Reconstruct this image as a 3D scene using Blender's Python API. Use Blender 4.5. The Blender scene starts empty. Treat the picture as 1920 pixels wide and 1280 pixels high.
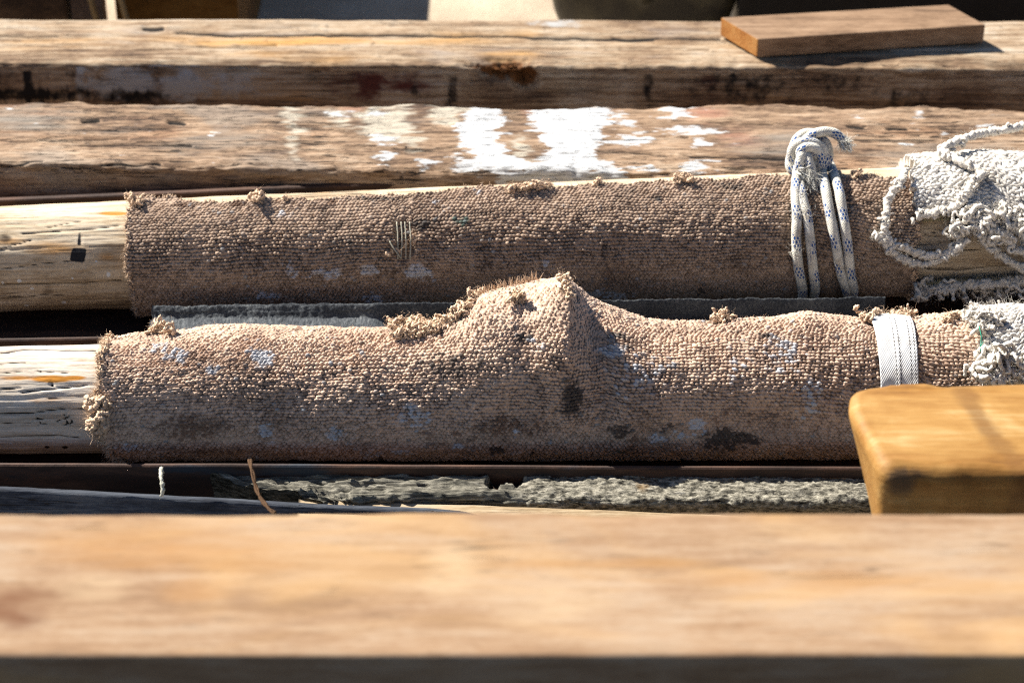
import bpy, math, random
import numpy as np
from mathutils import Vector

random.seed(7)
RNG = np.random.default_rng(11)
R = math.radians

# ------------------------------------------------------------------ camera, sky, sun, exposure
PITCH = R(35.0)
FPX = 85.0 / 36.0 * 1920.0
DIST = 2.83
FWD = np.array([0.0, math.cos(PITCH), -math.sin(PITCH)])
UPV = np.array([0.0, math.sin(PITCH), math.cos(PITCH)])
CAM = np.array([0.0, 0.03, 0.05]) - DIST * FWD

scene = bpy.context.scene
cam_data = bpy.data.cameras.new('camera')
cam = bpy.data.objects.new('camera', cam_data)
scene.collection.objects.link(cam)
cam.location = CAM
cam.rotation_euler = (math.pi / 2 - PITCH, 0, 0)
cam_data.lens = 85
cam_data.sensor_width = 36
cam_data.clip_start = 0.05
cam_data.clip_end = 500
cam_data.dof.use_dof = True
cam_data.dof.focus_distance = DIST - 0.02
cam_data.dof.aperture_fstop = 5.0
scene.camera = cam

SUN = np.array([-0.92, 0.68, 1.0])
SUN = SUN / np.linalg.norm(SUN)
world = bpy.data.worlds.new('World')
scene.world = world
world.use_nodes = True
wn = world.node_tree
wn.nodes.clear()
sky = wn.nodes.new('ShaderNodeTexSky')
sky.sky_type = 'NISHITA'
sky.sun_disc = False
sky.sun_elevation = math.asin(SUN[2])
sky.sun_rotation = math.atan2(SUN[0], SUN[1])
sky.air_density = 0.7
sky.dust_density = 0.3
sky.altitude = 100
bg = wn.nodes.new('ShaderNodeBackground')
bg.inputs['Strength'].default_value = 0.05
wo = wn.nodes.new('ShaderNodeOutputWorld')
wn.links.new(sky.outputs[0], bg.inputs[0])
wn.links.new(bg.outputs[0], wo.inputs[0])

sun_d = bpy.data.lights.new('sun', 'SUN')
sun_d.energy = 5.0
sun_d.angle = R(0.5)
sun_d.color = (1.0, 0.95, 0.87)
sun = bpy.data.objects.new('sun', sun_d)
scene.collection.objects.link(sun)
sun.rotation_euler = Vector(-SUN).to_track_quat('-Z', 'Y').to_euler()

scene.view_settings.view_transform = 'Standard'
scene.view_settings.look = 'None'
scene.view_settings.exposure = 1.38
scene.view_settings.gamma = 1.0
scene.view_settings.use_curve_mapping = False
scene.cycles.max_bounces = 4
scene.cycles.diffuse_bounces = 1
scene.cycles.use_denoising = False
scene.cycles.filter_width = 1.15

# ------------------------------------------------------------------ geometry helpers
def at(px, py, z=None, y=None):
    """point where the sight line of a place in the photograph meets a level plane (or a plane across the view)"""
    d = FWD + np.array([(px - 960) / FPX, 0, 0]) - UPV * ((py - 640) / FPX)
    t = (z - CAM[2]) / d[2] if z is not None else (y - CAM[1]) / d[1]
    return CAM + t * d

def scr(px, py, depth):
    return CAM + depth * (FWD + np.array([(px - 960) / FPX, 0, 0]) - UPV * ((py - 640) / FPX))

def proj(P):
    v = P - CAM
    d = v @ FWD
    return 960 + FPX * v[..., 0] / d, 640 - FPX * (v @ UPV) / d

def _h(i, j, k, s):
    n = (i * 374761393 + j * 668265263 + k * 2147483647 + s * 1274126177) & 0xFFFFFFFF
    n = ((n ^ (n >> 13)) * 1274126177) & 0xFFFFFFFF
    n = ((n ^ (n >> 16)) * 2246822519) & 0xFFFFFFFF
    return ((n ^ (n >> 15)) & 0xFFFFFF).astype(np.float64) / float(0xFFFFFF)

def vnoise(x, y, z=0.0, s=0):
    x, y, z = np.broadcast_arrays(np.asarray(x, float), np.asarray(y, float), np.asarray(z, float))
    xi, yi, zi = np.floor(x).astype(np.int64), np.floor(y).astype(np.int64), np.floor(z).astype(np.int64)
    fx, fy, fz = x - xi, y - yi, z - zi
    fx, fy, fz = (f * f * f * (f * (f * 6 - 15) + 10) for f in (fx, fy, fz))
    out = 0
    for a in (0, 1):
        for b in (0, 1):
            for c in (0, 1):
                w = (fx if a else 1 - fx) * (fy if b else 1 - fy) * (fz if c else 1 - fz)
                out = out + w * _h(xi + a, yi + b, zi + c, s)
    return out * 2 - 1

def fbm(x, y, z=0.0, s=0, o=4, g=0.55):
    v, a, f = 0, 1.0, 1.0
    for k in range(o):
        v = v + a * vnoise(np.asarray(x) * f, np.asarray(y) * f, np.asarray(z) * f, s + 17 * k)
        a *= g
        f *= 2.03
    return v

def sstep(a, b, x):
    t = np.clip((x - a) / (b - a), 0, 1)
    return t * t * (3 - 2 * t)

def polysd(x, y, pts):
    """signed distance (positive inside) to a polygon"""
    pts = np.asarray(pts, float)
    d = np.full(np.shape(x), 1e9)
    inside = np.zeros(np.shape(x), bool)
    n = len(pts)
    for i in range(n):
        ax, ay = pts[i]
        bx, by = pts[(i + 1) % n]
        ex, ey = bx - ax, by - ay
        t = np.clip(((x - ax) * ex + (y - ay) * ey) / (ex * ex + ey * ey + 1e-12), 0, 1)
        d = np.minimum(d, np.hypot(x - ax - t * ex, y - ay - t * ey))
        c = ((ay > y) != (by > y)) & (x < (bx - ax) * (y - ay) / (by - ay + 1e-12) + ax)
        inside ^= c
    return np.where(inside, d, -d)

def linesd(x, y, pts):
    d = np.full(np.shape(x), 1e9)
    for (ax, ay), (bx, by) in zip(pts[:-1], pts[1:]):
        ex, ey = bx - ax, by - ay
        t = np.clip(((x - ax) * ex + (y - ay) * ey) / (ex * ex + ey * ey + 1e-12), 0, 1)
        d = np.minimum(d, np.hypot(x - ax - t * ex, y - ay - t * ey))
    return d

def blobs(x, y, lst):
    m = np.zeros(np.shape(x))
    for b in lst:
        bx, by, rx, ry = b[:4]
        k = b[4] if len(b) > 4 else 1.0
        m = np.maximum(m, k * np.exp(-0.7 * (((x - bx) / rx) ** 2 + ((y - by) / ry) ** 2) ** 1.5))
    return m

COL = scene.collection

def new_mesh(name, V, F, mat, parent=None, attrs=None, smooth=True, quads=None):
    me = bpy.data.meshes.new(name)
    V = np.asarray(V, np.float32)
    nq = 0 if quads is None else len(quads)
    loops = [] if nq == 0 else [np.asarray(quads, np.int32).ravel()]
    tot = [] if nq == 0 else [np.full(nq, 4, np.int32)]
    for f in F:
        loops.append(np.asarray(f, np.int32))
        tot.append(np.array([len(f)], np.int32))
    loops = np.concatenate(loops)
    tot = np.concatenate(tot)
    start = np.concatenate([[0], np.cumsum(tot)[:-1]]).astype(np.int32)
    me.vertices.add(len(V))
    me.vertices.foreach_set('co', V.ravel())
    me.loops.add(len(loops))
    me.loops.foreach_set('vertex_index', loops)
    me.polygons.add(len(tot))
    me.polygons.foreach_set('loop_start', start)
    me.polygons.foreach_set('loop_total', tot)
    me.update(calc_edges=True)
    me.validate()
    me.polygons.foreach_set('use_smooth', np.full(len(me.polygons), smooth))
    for k, a in (attrs or {}).items():
        at_ = me.attributes.new(k, 'FLOAT', 'POINT')
        at_.data.foreach_set('value', np.asarray(a, np.float32).ravel())
    me.materials.append(mat)
    o = bpy.data.objects.new(name, me)
    COL.objects.link(o)
    if parent is not None:
        o.parent = parent
    return o

def grid_quads(n, m, close_m=False):
    i = np.arange(n - 1)[:, None]
    mm = m if close_m else m - 1
    j = np.arange(mm)[None, :]
    j2 = (j + 1) % m
    return np.stack([i * m + j, i * m + j2, (i + 1) * m + j2, (i + 1) * m + j], -1).reshape(-1, 4)

def tag(o, label, cat, group=None):
    o['label'] = label
    o['category'] = cat
    if group:
        o['group'] = group
    return o

def struct(o):
    o['kind'] = 'structure'
    return o

class MB:
    """collects tubes into one mesh with attributes u (length), v (round)"""
    def __init__(self):
        self.V, self.Q, self.F, self.U, self.W, self.n = [], [], [], [], [], 0
    def tube(self, pts, rad, sides=8, cap=True, lump=0.0, seed=0, bead=0.0, beadlen=0.01):
        pts = np.asarray(pts, float)
        n = len(pts)
        rad = np.broadcast_to(np.asarray(rad, float), (n,)).copy()
        T = np.gradient(pts, axis=0)
        T /= np.linalg.norm(T, axis=1)[:, None] + 1e-12
        L = np.concatenate([[0], np.cumsum(np.linalg.norm(np.diff(pts, axis=0), axis=1))])
        nrm = np.cross(T[0], [0.3, 0.9, 0.31])
        nrm /= np.linalg.norm(nrm)
        Ns = []
        for t in T:
            nrm = nrm - t * np.dot(nrm, t)
            nrm /= np.linalg.norm(nrm) + 1e-12
            Ns.append(nrm.copy())
        Ns = np.array(Ns)
        Bs = np.cross(T, Ns)
        if bead:
            rad = rad * (1 + bead * np.sin(L / beadlen * 2 * math.pi + seed + 2 * vnoise(L * 40, seed)))
        a = np.arange(sides) / sides * 2 * math.pi
        rr = rad[:, None] * np.ones(sides)[None]
        ring = np.cos(a)[None, :, None] * Ns[:, None] + np.sin(a)[None, :, None] * Bs[:, None]
        P = pts[:, None] + ring * rr[..., None]
        if lump:
            q = P / (np.mean(rad) * 1.3)
            P = pts[:, None] + ring * (rr * (1 + lump * fbm(q[..., 0], q[..., 1], q[..., 2], seed, 3)))[..., None]
        self.V.append(P.reshape(-1, 3))
        self.Q.append(grid_quads(n, sides, True) + self.n)
        self.U.append(np.repeat(L, sides))
        self.W.append(np.tile(np.arange(sides) / sides, n))
        if cap and sides > 2:
            self.F.append(list(range(self.n + sides - 1, self.n - 1, -1)))
            self.F.append(list(range(self.n + (n - 1) * sides, self.n + n * sides)))
        self.n += n * sides
    def hairs(self, base, dirs, length, rad, curl=0.5, seg=5, jitter=0.5):
        """fine loose fibres, three sided"""
        base = np.asarray(base, float)
        m = len(base)
        if m == 0:
            return
        d = np.asarray(dirs, float) + RNG.normal(0, jitter, (m, 3))
        d /= np.linalg.norm(d, axis=1)[:, None] + 1e-9
        ln = length * RNG.uniform(0.45, 1.25, m)
        p = base.copy()
        Ps = [p.copy()]
        c = RNG.normal(0, curl, (m, 3))
        for k in range(seg):
            d = d + c * 0.6 + RNG.normal(0, curl * 0.35, (m, 3))
            d /= np.linalg.norm(d, axis=1)[:, None] + 1e-9
            p = p + d * (ln / seg)[:, None]
            Ps.append(p.copy())
        Ps = np.stack(Ps, 1)
        a1 = np.cross(d, RNG.normal(size=(m, 3)))
        a1 /= np.linalg.norm(a1, axis=1)[:, None] + 1e-9
        a2 = np.cross(d, a1)
        taper = np.linspace(1, 0.35, seg + 1)
        rr = rad * RNG.uniform(0.7, 1.3, m)
        V = []
        for k in range(3):
            an = k * 2 * math.pi / 3
            off = (math.cos(an) * a1 + math.sin(an) * a2)[:, None] * (rr[:, None] * taper[None])[..., None]
            V.append(Ps + off)
        V = np.stack(V, 2)
        per = (seg + 1) * 3
        q = grid_quads(seg + 1, 3, True)
        Q = (q[None] + (np.arange(m) * per)[:, None, None]).reshape(-1, 4)
        self.V.append(V.reshape(-1, 3))
        self.Q.append(Q + self.n)
        self.U.append(np.tile(np.repeat(np.linspace(0, 1, seg + 1), 3), m))
        self.W.append(np.repeat(RNG.uniform(0, 1, m), per))
        self.n += m * per
    def build(self, name, mat, parent=None, extra=None):
        at_ = {'u': np.concatenate(self.U), 'v': np.concatenate(self.W)}
        return new_mesh(name, np.concatenate(self.V), self.F, mat, parent, at_, True, np.concatenate(self.Q))

def spline(pts, n=40):
    """smooth curve through points (centripetal enough for ropes)"""
    p = np.asarray(pts, float)
    p = np.vstack([2 * p[0] - p[1], p, 2 * p[-1] - p[-2]])
    k = len(p) - 3
    out = []
    per = max(2, n // k)
    for i in range(k):
        a, b, c, d = p[i:i + 4]
        t = np.linspace(0, 1, per, endpoint=(i == k - 1))[:, None]
        out.append(0.5 * ((2 * b) + (c - a) * t + (2 * a - 5 * b + 4 * c - d) * t ** 2 + (3 * b - a - 3 * c + d) * t ** 3))
    return np.vstack(out)

# ------------------------------------------------------------------ material helpers
def lin(r, g, b):
    f = lambda c: (c / 255 / 12.92) if c / 255 <= 0.04045 else ((c / 255 + 0.055) / 1.055) ** 2.4
    return (f(r), f(g), f(b), 1.0)

class NT:
    def __init__(self, name):
        self.m = bpy.data.materials.new(name)
        self.m.use_nodes = True
        self.t = self.m.node_tree
        self.t.nodes.clear()
        self.out = self.t.nodes.new('ShaderNodeOutputMaterial')
        self.b = self.t.nodes.new('ShaderNodeBsdfPrincipled')
        self.t.links.new(self.b.outputs[0], self.out.inputs[0])
        self.co = self.t.nodes.new('ShaderNodeTexCoord').outputs['Object']
    def put(self, sock, v):
        if hasattr(v, 'is_output'):
            self.t.links.new(v, sock)
        else:
            sock.default_value = v
    def map(self, scale, rot=(0, 0, 0), loc=(0, 0, 0)):
        n = self.t.nodes.new('ShaderNodeMapping')
        self.t.links.new(self.co, n.inputs[0])
        n.inputs['Scale'].default_value = scale
        n.inputs['Rotation'].default_value = rot
        n.inputs['Location'].default_value = loc
        return n.outputs[0]
    def noise(self, vec, scale, detail=4, rough=0.55, dist=0.0):
        n = self.t.nodes.new('ShaderNodeTexNoise')
        self.put(n.inputs['Vector'], vec)
        n.inputs['Scale'].default_value = scale
        n.inputs['Detail'].default_value = detail
        n.inputs['Roughness'].default_value = rough
        n.inputs['Distortion'].default_value = dist
        return n.outputs['Fac']
    def math(self, op, a, b=0.0, c=0.0, clamp=False):
        n = self.t.nodes.new('ShaderNodeMath')
        n.operation = op
        n.use_clamp = clamp
        self.put(n.inputs[0], a)
        self.put(n.inputs[1], b)
        self.put(n.inputs[2], c)
        return n.outputs[0]
    def smooth(self, v, a, b, lo=0.0, hi=1.0):
        n = self.t.nodes.new('ShaderNodeMapRange')
        n.interpolation_type = 'SMOOTHSTEP'
        self.put(n.inputs['Value'], v)
        n.inputs['From Min'].default_value = a
        n.inputs['From Max'].default_value = b
        n.inputs['To Min'].default_value = lo
        n.inputs['To Max'].default_value = hi
        return n.outputs[0]
    def attr(self, name):
        n = self.t.nodes.new('ShaderNodeAttribute')
        n.attribute_name = name
        return n.outputs['Fac']
    def ramp(self, fac, stops):
        n = self.t.nodes.new('ShaderNodeValToRGB')
        e = n.color_ramp.elements
        while len(e) < len(stops):
            e.new(0.5)
        for k, (p, c) in enumerate(stops):
            e[k].position = p
            e[k].color = c
        self.put(n.inputs[0], fac)
        return n.outputs[0]
    def mix(self, fac, a, b, mode='MIX'):
        n = self.t.nodes.new('ShaderNodeMix')
        n.data_type = 'RGBA'
        n.blend_type = mode
        self.put(n.inputs[0], fac)
        self.put(n.inputs[6], a)
        self.put(n.inputs[7], b)
        return n.outputs[2]
    def bump(self, h, strength, dist, prev=None):
        n = self.t.nodes.new('ShaderNodeBump')
        n.inputs['Strength'].default_value = strength
        n.inputs['Distance'].default_value = dist
        self.put(n.inputs['Height'], h)
        if prev is not None:
            self.t.links.new(prev, n.inputs['Normal'])
        return n.outputs[0]
    def done(self, col, rough=0.85, normal=None, spec=0.25, metal=0.0):
        col = self.mix(1.0, col, (0.77, 0.77, 0.77, 1), 'MULTIPLY')
        self.put(self.b.inputs['Base Color'], col)
        self.put(self.b.inputs['Roughness'], rough)
        self.put(self.b.inputs['Metallic'], metal)
        self.put(self.b.inputs['Specular IOR Level'], spec)
        if normal is not None:
            self.t.links.new(normal, self.b.inputs['Normal'])
        return self.m

def wood(name, stops, grain=1.0, stretch=0.05, cracks=0.6, crack_col=(0.02, 0.015, 0.012, 1), bumpd=0.0012,
         rough=0.85, layers=(), tint=None, spec=0.2, rot=0.0, loc=(0, 0, 0), dim=0.8, streak=0.35):
    """weathered timber with its grain along x; layers = (attribute, colour, threshold, softness, noise amount, noise scale, stretched)"""
    t = NT(name)
    stops = [(p, (c[0] * dim, c[1] * dim, c[2] * dim * 1.08, 1)) for p, c in stops]
    g = t.map((stretch, 1, 1), (0, 0, rot), loc)
    g2 = t.map((stretch * 0.45, 1, 1), (0, 0, rot), loc)
    n1 = t.noise(g, 38 * grain, 5, 0.6, 0.35)
    n2 = t.noise(g, 210 * grain, 4, 0.65, 0.2)
    n3 = t.noise(t.co, 7, 3, 0.55, 0.4)
    n4 = t.noise(t.map((0.25, 1, 1), (0, 0, rot), loc), 420, 3, 0.6)
    s = t.math('MULTIPLY_ADD', n1, 0.42, -0.21)
    s = t.math('MULTIPLY_ADD', n2, 0.55, s)
    s = t.math('MULTIPLY_ADD', n3, 0.45, s)
    s = t.math('MULTIPLY_ADD', n4, 0.25, s)
    s = t.smooth(s, 0.38, 0.86)
    col = t.ramp(s, stops)
    if tint:
        tn = t.noise(t.map((0.3, 1, 1), loc=(3.1, 1.7, 0.3)), 11, 3, 0.6, 0.5)
        for (lo, hi, c, amt) in tint:
            col = t.mix(t.smooth(tn, lo, hi, 0, amt), col, c)
    cn = t.noise(g2, 75 * grain, 3, 0.5, 0.25)
    cm = t.smooth(t.math('ABSOLUTE', t.math('SUBTRACT', cn, 0.5)), 0.003, 0.017, 1, 0)
    cm = t.math('MULTIPLY', cm, t.smooth(t.noise(t.map((0.35, 1, 1), loc=(0.7, 0.2, 0)), 16, 2), 0.62 - 0.22 * cracks, 0.72 - 0.15 * cracks))
    cm = t.math('MULTIPLY', cm, min(1.0, 0.55 + cracks * 0.4))
    col = t.mix(cm, col, crack_col)
    rg = rough
    for (a, c, th, soft, amt, sc, st) in layers:
        nn = t.noise(t.map((st, 1, 1), loc=(0.3, 0.9, 0.1)), sc, 5, 0.62)
        v = t.math('MULTIPLY_ADD', t.math('SUBTRACT', nn, 0.5), amt, t.attr(a))
        col = t.mix(t.smooth(v, th - soft, th + soft), col, c)
    sn = t.noise(t.map((stretch * 1.3, 1, 1), (0, 0, rot), (0.4, 0.1, 0.2)), 330 * grain, 3, 0.7, 0.15)
    sm = t.math('MULTIPLY', t.smooth(sn, 0.54, 0.70), t.smooth(t.noise(t.map((0.4, 1, 1), loc=(1.4, 0.5, 0)), 24, 4, 0.6), 0.36, 0.62))
    sm = t.math('MULTIPLY', sm, streak)
    col = t.mix(sm, col, (crack_col[0] * 1.5, crack_col[1] * 1.5, crack_col[2] * 1.5, 1))
    cra = t.attr('crack')
    col = t.mix(t.smooth(cra, 0.25, 0.8), col, crack_col)
    h = t.math('MULTIPLY_ADD', n2, 0.6, t.math('MULTIPLY', n1, 0.5))
    h = t.math('MULTIPLY_ADD', n4, 0.35, h)
    h = t.math('SUBTRACT', h, t.math('MULTIPLY', cm, 0.9))
    h = t.math('SUBTRACT', h, t.math('MULTIPLY', sm, 0.8))
    return t.done(col, rg, t.bump(h, 0.9, bumpd), spec)

def plain(name, c1, c2, scale=60, rough=0.85, bump=0.001, spec=0.25, stretch=(1, 1, 1), metal=0.0, bs=None):
    t = NT(name)
    n = t.noise(t.map(stretch), scale, 6, 0.65)
    col = t.mix(t.smooth(n, 0.3, 0.7), c1, c2)
    h = t.noise(t.map(stretch), bs or scale * 4, 5, 0.6)
    return t.done(col, rough, t.bump(h, 0.7, bump), spec, metal)

# ------------------------------------------------------------------ the two spars (axis by photograph position on its height)
RUNX = 1.6
class Spar:
    def __init__(self, p0, r0, p1, r1, zb):
        self.p0 = at(p0[0], p0[1], z=zb + r0)
        self.p1 = at(p1[0], p1[1], z=zb + r1)
        self.r0, self.r1, self.zb = r0, r1, zb
    def ax(self, X):
        t = (np.asarray(X, float) - self.p0[0]) / (self.p1[0] - self.p0[0])
        r = self.r0 + (self.r1 - self.r0) * t
        return self.p0[1] + (self.p1[1] - self.p0[1]) * t, self.zb + r, r
    def pt(self, X, al, off):
        """al: angle from straight up, towards the camera"""
        y, z, r = self.ax(X)
        rr = r + off
        return np.stack(np.broadcast_arrays(X, y - rr * np.sin(al), z + rr * np.cos(al)), -1)
    def locate(self, px, py, off=0.008):
        """where the sight line of a place in the photograph first meets the round surface: X and angle"""
        d = FWD + np.array([(px - 960) / FPX, 0, 0]) - UPV * ((py - 640) / FPX)
        X = self.p0[0] + (px - 150) / 1550.0
        for _ in range(4):
            y, z, r = self.ax(X)
            r = r + off
            o = np.array([CAM[1] - y, CAM[2] - z])
            e = np.array([d[1], d[2]])
            a, b, c = e @ e, 2 * o @ e, o @ o - r * r
            q = max(b * b - 4 * a * c, 0)
            t = (-b - math.sqrt(q)) / (2 * a)
            X = CAM[0] + t * d[0]
        hy, hz = o + t * e
        return X, math.atan2(-hy, hz)

FRONT = Spar((100, 749), 0.0635, (1500, 726), 0.0715, -0.0745)
BACK = Spar((100, 482), 0.0675, (1400, 438), 0.0765, -0.0790)

def spar_mesh(name, S, mat, cracks, attrs_fn, seed):
    xs = np.concatenate([np.linspace(-RUNX, -0.75, 30, endpoint=False), np.arange(-0.75, 0.75, 0.0028), np.linspace(0.75, RUNX, 30)])
    al = np.linspace(-math.pi, math.pi, 260, endpoint=False)
    X, A = np.meshgrid(xs, al, indexing='ij')
    P0 = S.pt(X, A, 0.0)
    px, py = proj(P0)
    cr = np.zeros_like(X)
    dep = np.zeros_like(X)
    front = np.cos(A - R(55)) > -0.1
    wob = 2.2 * fbm(X * 14, A * 2, 0, seed, 3)
    for (pts, w, dp) in cracks:
        d = linesd(px, py + wob, pts)
        k = np.exp(-(d / (w * 0.8)) ** 2) * front
        cr = np.maximum(cr, k)
        dep = np.maximum(dep, k * dp)
    off = 0.0012 * fbm(X * 5, np.cos(A) * 3, np.sin(A) * 3, seed, 3) + 0.0006 * fbm(X * 14, np.cos(A) * 40, np.sin(A) * 40, seed + 5, 3) - dep
    P = S.pt(X, A, off)
    n, m = X.shape
    at_ = {'crack': cr}
    at_.update(attrs_fn(px, py, X, A))
    caps = [list(range(m)), list(range((n - 1) * m + m - 1, (n - 1) * m - 1, -1))]
    return new_mesh(name, P.reshape(-1, 3), caps, mat, None, at_, True, grid_quads(n, m, True))

# ------------------------------------------------------------------ ground
def make_ground():
    t = NT('ground_dirt')
    n = t.noise(t.co, 9, 6, 0.6)
    col = t.ramp(n, [(0.3, (0.46, 0.36, 0.26, 1)), (0.6, (0.60, 0.49, 0.36, 1)), (0.75, (0.68, 0.57, 0.44, 1))])
    # shade under the rack painted in: ground colour goes near black there
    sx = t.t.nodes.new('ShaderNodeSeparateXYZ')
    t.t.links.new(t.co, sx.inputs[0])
    painted_shade = t.smooth(t.math('MULTIPLY_ADD', n, 0.12, sx.outputs[1]), 1.10, 1.02)
    painted_shade = t.math('MULTIPLY', painted_shade, t.smooth(t.math('MULTIPLY_ADD', n, 0.12, sx.outputs[1]), -0.22, -0.12))  # pale strip left in front, to bounce warm light up at the pole
    col = t.mix(t.smooth(sx.outputs[1], -0.75, -0.85), col, (0.05, 0.042, 0.036, 1))  # foreground colour darkened to cut light bounced onto the rail front
    col = t.mix(painted_shade, col, (0.018, 0.016, 0.015, 1))
    m = t.done(col, 0.95, t.bump(t.noise(t.co, 120, 5, 0.7), 0.8, 0.004), 0.1)
    xs = np.concatenate([-np.geomspace(200, 2, 12), np.linspace(-1.8, 1.8, 60), np.geomspace(2, 200, 12)])
    ys = np.concatenate([-np.geomspace(200, 3, 12), np.linspace(-2.8, 3.8, 90), np.geomspace(4, 200, 12)])
    X, Y = np.meshgrid(xs, ys, indexing='ij')
    near = np.exp(-(np.hypot(X, Y) / 6) ** 2)
    Z = -0.25 + near * (0.004 * fbm(X * 3, Y * 3, 0, 2, 4) - 0.0)
    o = new_mesh('ground', np.stack([X, Y, Z], -1).reshape(-1, 3), [], m, None, None, True, grid_quads(*X.shape))
    # normals up
    struct(o)
    o['label'] = 'pale dirt ground behind the timbers, coloured black under them to paint in their shade'
    return o
make_ground()
GZ = -0.25

# ------------------------------------------------------------------ timbers
def xgrid(x0, x1, fine, lo=-0.82, hi=0.82):
    a = [np.linspace(x0, max(x0, lo), 24, endpoint=False)] if x0 < lo else []
    f0, f1 = max(x0, lo), min(x1, hi)
    a.append(np.linspace(f0, f1, max(2, int((f1 - f0) / fine))))
    if x1 > hi:
        a.append(np.linspace(hi, x1, 24)[1:])
    return np.concatenate(a)

def round_profile(w, h, r, step, fine_faces=('top', 'front')):
    """closed profile in (back-to-front s, z): starts at the back bottom; s=0 is the back edge, s=w the front; with outward normals"""
    pts, nor = [], []
    def seg(a, b, n, k):
        for t in np.linspace(0, 1, k, endpoint=False):
            pts.append((a[0] + (b[0] - a[0]) * t, a[1] + (b[1] - a[1]) * t))
            nor.append(n)
    def arc(c, a0, a1, k=6):
        for t in np.linspace(0, 1, k, endpoint=False):
            a = a0 + (a1 - a0) * t
            pts.append((c[0] + r * math.cos(a), c[1] + r * math.sin(a)))
            nor.append((math.cos(a), math.sin(a)))
    seg((0, -h + r), (0, -r), (-1, 0), max(2, int((h - 2 * r) / 0.01)))
    arc((r, -r), math.pi, math.pi / 2)
    seg((r, 0), (w - r, 0), (0, 1), max(2, int((w - 2 * r) / step)))
    arc((w - r, -r), math.pi / 2, 0)
    seg((w, -r), (w, -h + r), (1, 0), max(2, int((h - 2 * r) / (step * 1.4))))
    arc((w - r, -h + r), 0, -math.pi / 2, 3)
    seg((w - r, -h), (r, -h), (0, -1), 4)
    arc((r, -h + r), -math.pi / 2, -math.pi, 3)
    return np.array(pts), np.array(nor)

def timber(name, back_l, back_r, width, height, x0, x1, mat, r=0.006, step=0.003, fine=0.003, disp=None, attrs=None,
           end_shift=None, widths=None):
    """a sawn timber along x. back_l/back_r: (x, y, z) of two points on the back top edge"""
    bl, br = np.asarray(back_l), np.asarray(back_r)
    xs = xgrid(x0, x1, fine)
    pr, nr = round_profile(width, height, r, step)
    X = np.repeat(xs[:, None], len(pr), 1)
    t = (X - bl[0]) / (br[0] - bl[0])
    Yb = bl[1] + (br[1] - bl[1]) * t
    Zb = bl[2] + (br[2] - bl[2]) * t
    S = np.repeat(pr[None, :, 0], len(xs), 0)
    if widths is not None:
        S = S * (widths[0] + (widths[1] - widths[0]) * t) / width
    Zp = np.repeat(pr[None, :, 1], len(xs), 0)
    N = np.stack([np.zeros_like(X), np.repeat(-nr[None, :, 0], len(xs), 0), np.repeat(nr[None, :, 1], len(xs), 0)], -1)
    P = np.stack([X, Yb - S, Zb + Zp], -1)
    px, py = proj(P)
    a = {'crack': np.zeros_like(X)}
    if attrs:
        a.update(attrs(px, py, P, S, Zp))
    if disp is not None:
        d = disp(px, py, P, S, Zp, a)
        P = P + N * d[..., None]
    if end_shift is not None:
        P[..., 0] += end_shift(X, S, Zp)
    n, m = X.shape
    caps = [list(range(m)), list(range((n - 1) * m + m - 1, (n - 1) * m - 1, -1))]
    return new_mesh(name, P.reshape(-1, 3), caps, mat, None, a, True, grid_quads(n, m, True))

# --- back beam
Z1 = 0.02
b1 = at(200, 35, z=Z1)
b1r = at(1700, 36, z=Z1)
f1l, f1r = at(200, 121, z=Z1), at(1700, 127, z=Z1)
W1 = (b1[1] - f1l[1])
W1r = (b1r[1] - f1r[1])
CR1 = [([(330, 62), (420, 66), (640, 66), (900, 67), (1050, 71), (1170, 73), (1215, 73), (1350, 71)], 1.6, 1.0),
       ([(1150, 71), (1185, 75), (1225, 74)], 2.6, 1.0), ([(330, 88), (420, 88), (520, 84)], 1.4, 0.6), ([(270, 54), (305, 55)], 3.2, 1.0),
       ([(0, 68), (110, 70)], 1.2, 0.5), ([(440, 50), (470, 52), (600, 49)], 1.2, 0.5), ([(250, 98), (330, 93)], 1.2, 0.5),
       ([(960, 88), (1150, 92), (1330, 93)], 1.1, 0.5)]
def attrs_b1(px, py, P, S, Z):
    cr = np.zeros_like(px)
    topm = Z > -0.004
    wob = 1.3 * fbm(P[..., 0] * 30, S * 10, 0, 4, 3)
    for pts, w, k in CR1:
        cr = np.maximum(cr, k * np.exp(-(linesd(px, py + wob, pts) / (w * 1.35)) ** 2) * topm)
    rot = blobs(px, py, [(950, 131, 48, 17), (985, 145, 22, 16), (905, 123, 30, 6, 0.8)])
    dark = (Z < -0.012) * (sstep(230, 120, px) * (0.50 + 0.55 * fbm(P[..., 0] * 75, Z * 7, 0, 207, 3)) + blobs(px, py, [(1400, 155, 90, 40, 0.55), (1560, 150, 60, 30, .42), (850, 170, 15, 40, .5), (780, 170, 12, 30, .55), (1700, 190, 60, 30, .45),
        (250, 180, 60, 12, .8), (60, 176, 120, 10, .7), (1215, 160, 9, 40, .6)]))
    white = (Z < -0.004) * (blobs(px, py, [(230, 155, 75, 30, .75), (330, 160, 70, 30, .7), (420, 165, 80, 30, .55), (150, 145, 10, 40, .6)])) + blobs(px, py, [(1040, 45, 50, 8, .55), (330, 122, 70, 4, .75)])
    red = (Z < -0.01) * blobs(px, py, [(720, 155, 110, 26, .8), (680, 165, 60, 26, .7), (1330, 160, 40, 24, .5)])
    orange = topm * blobs(px, py, [(520, 75, 220, 10, .75), (800, 78, 160, 9, .55), (100, 85, 120, 12, .4), (960, 105, 60, 16, .5), (1250, 80, 90, 8, .4), (400, 80, 60, 8, .6)])
    return {'crack': cr, 'rot': rot, 'dark': dark, 'white': white, 'red': red, 'orange': orange}
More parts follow.
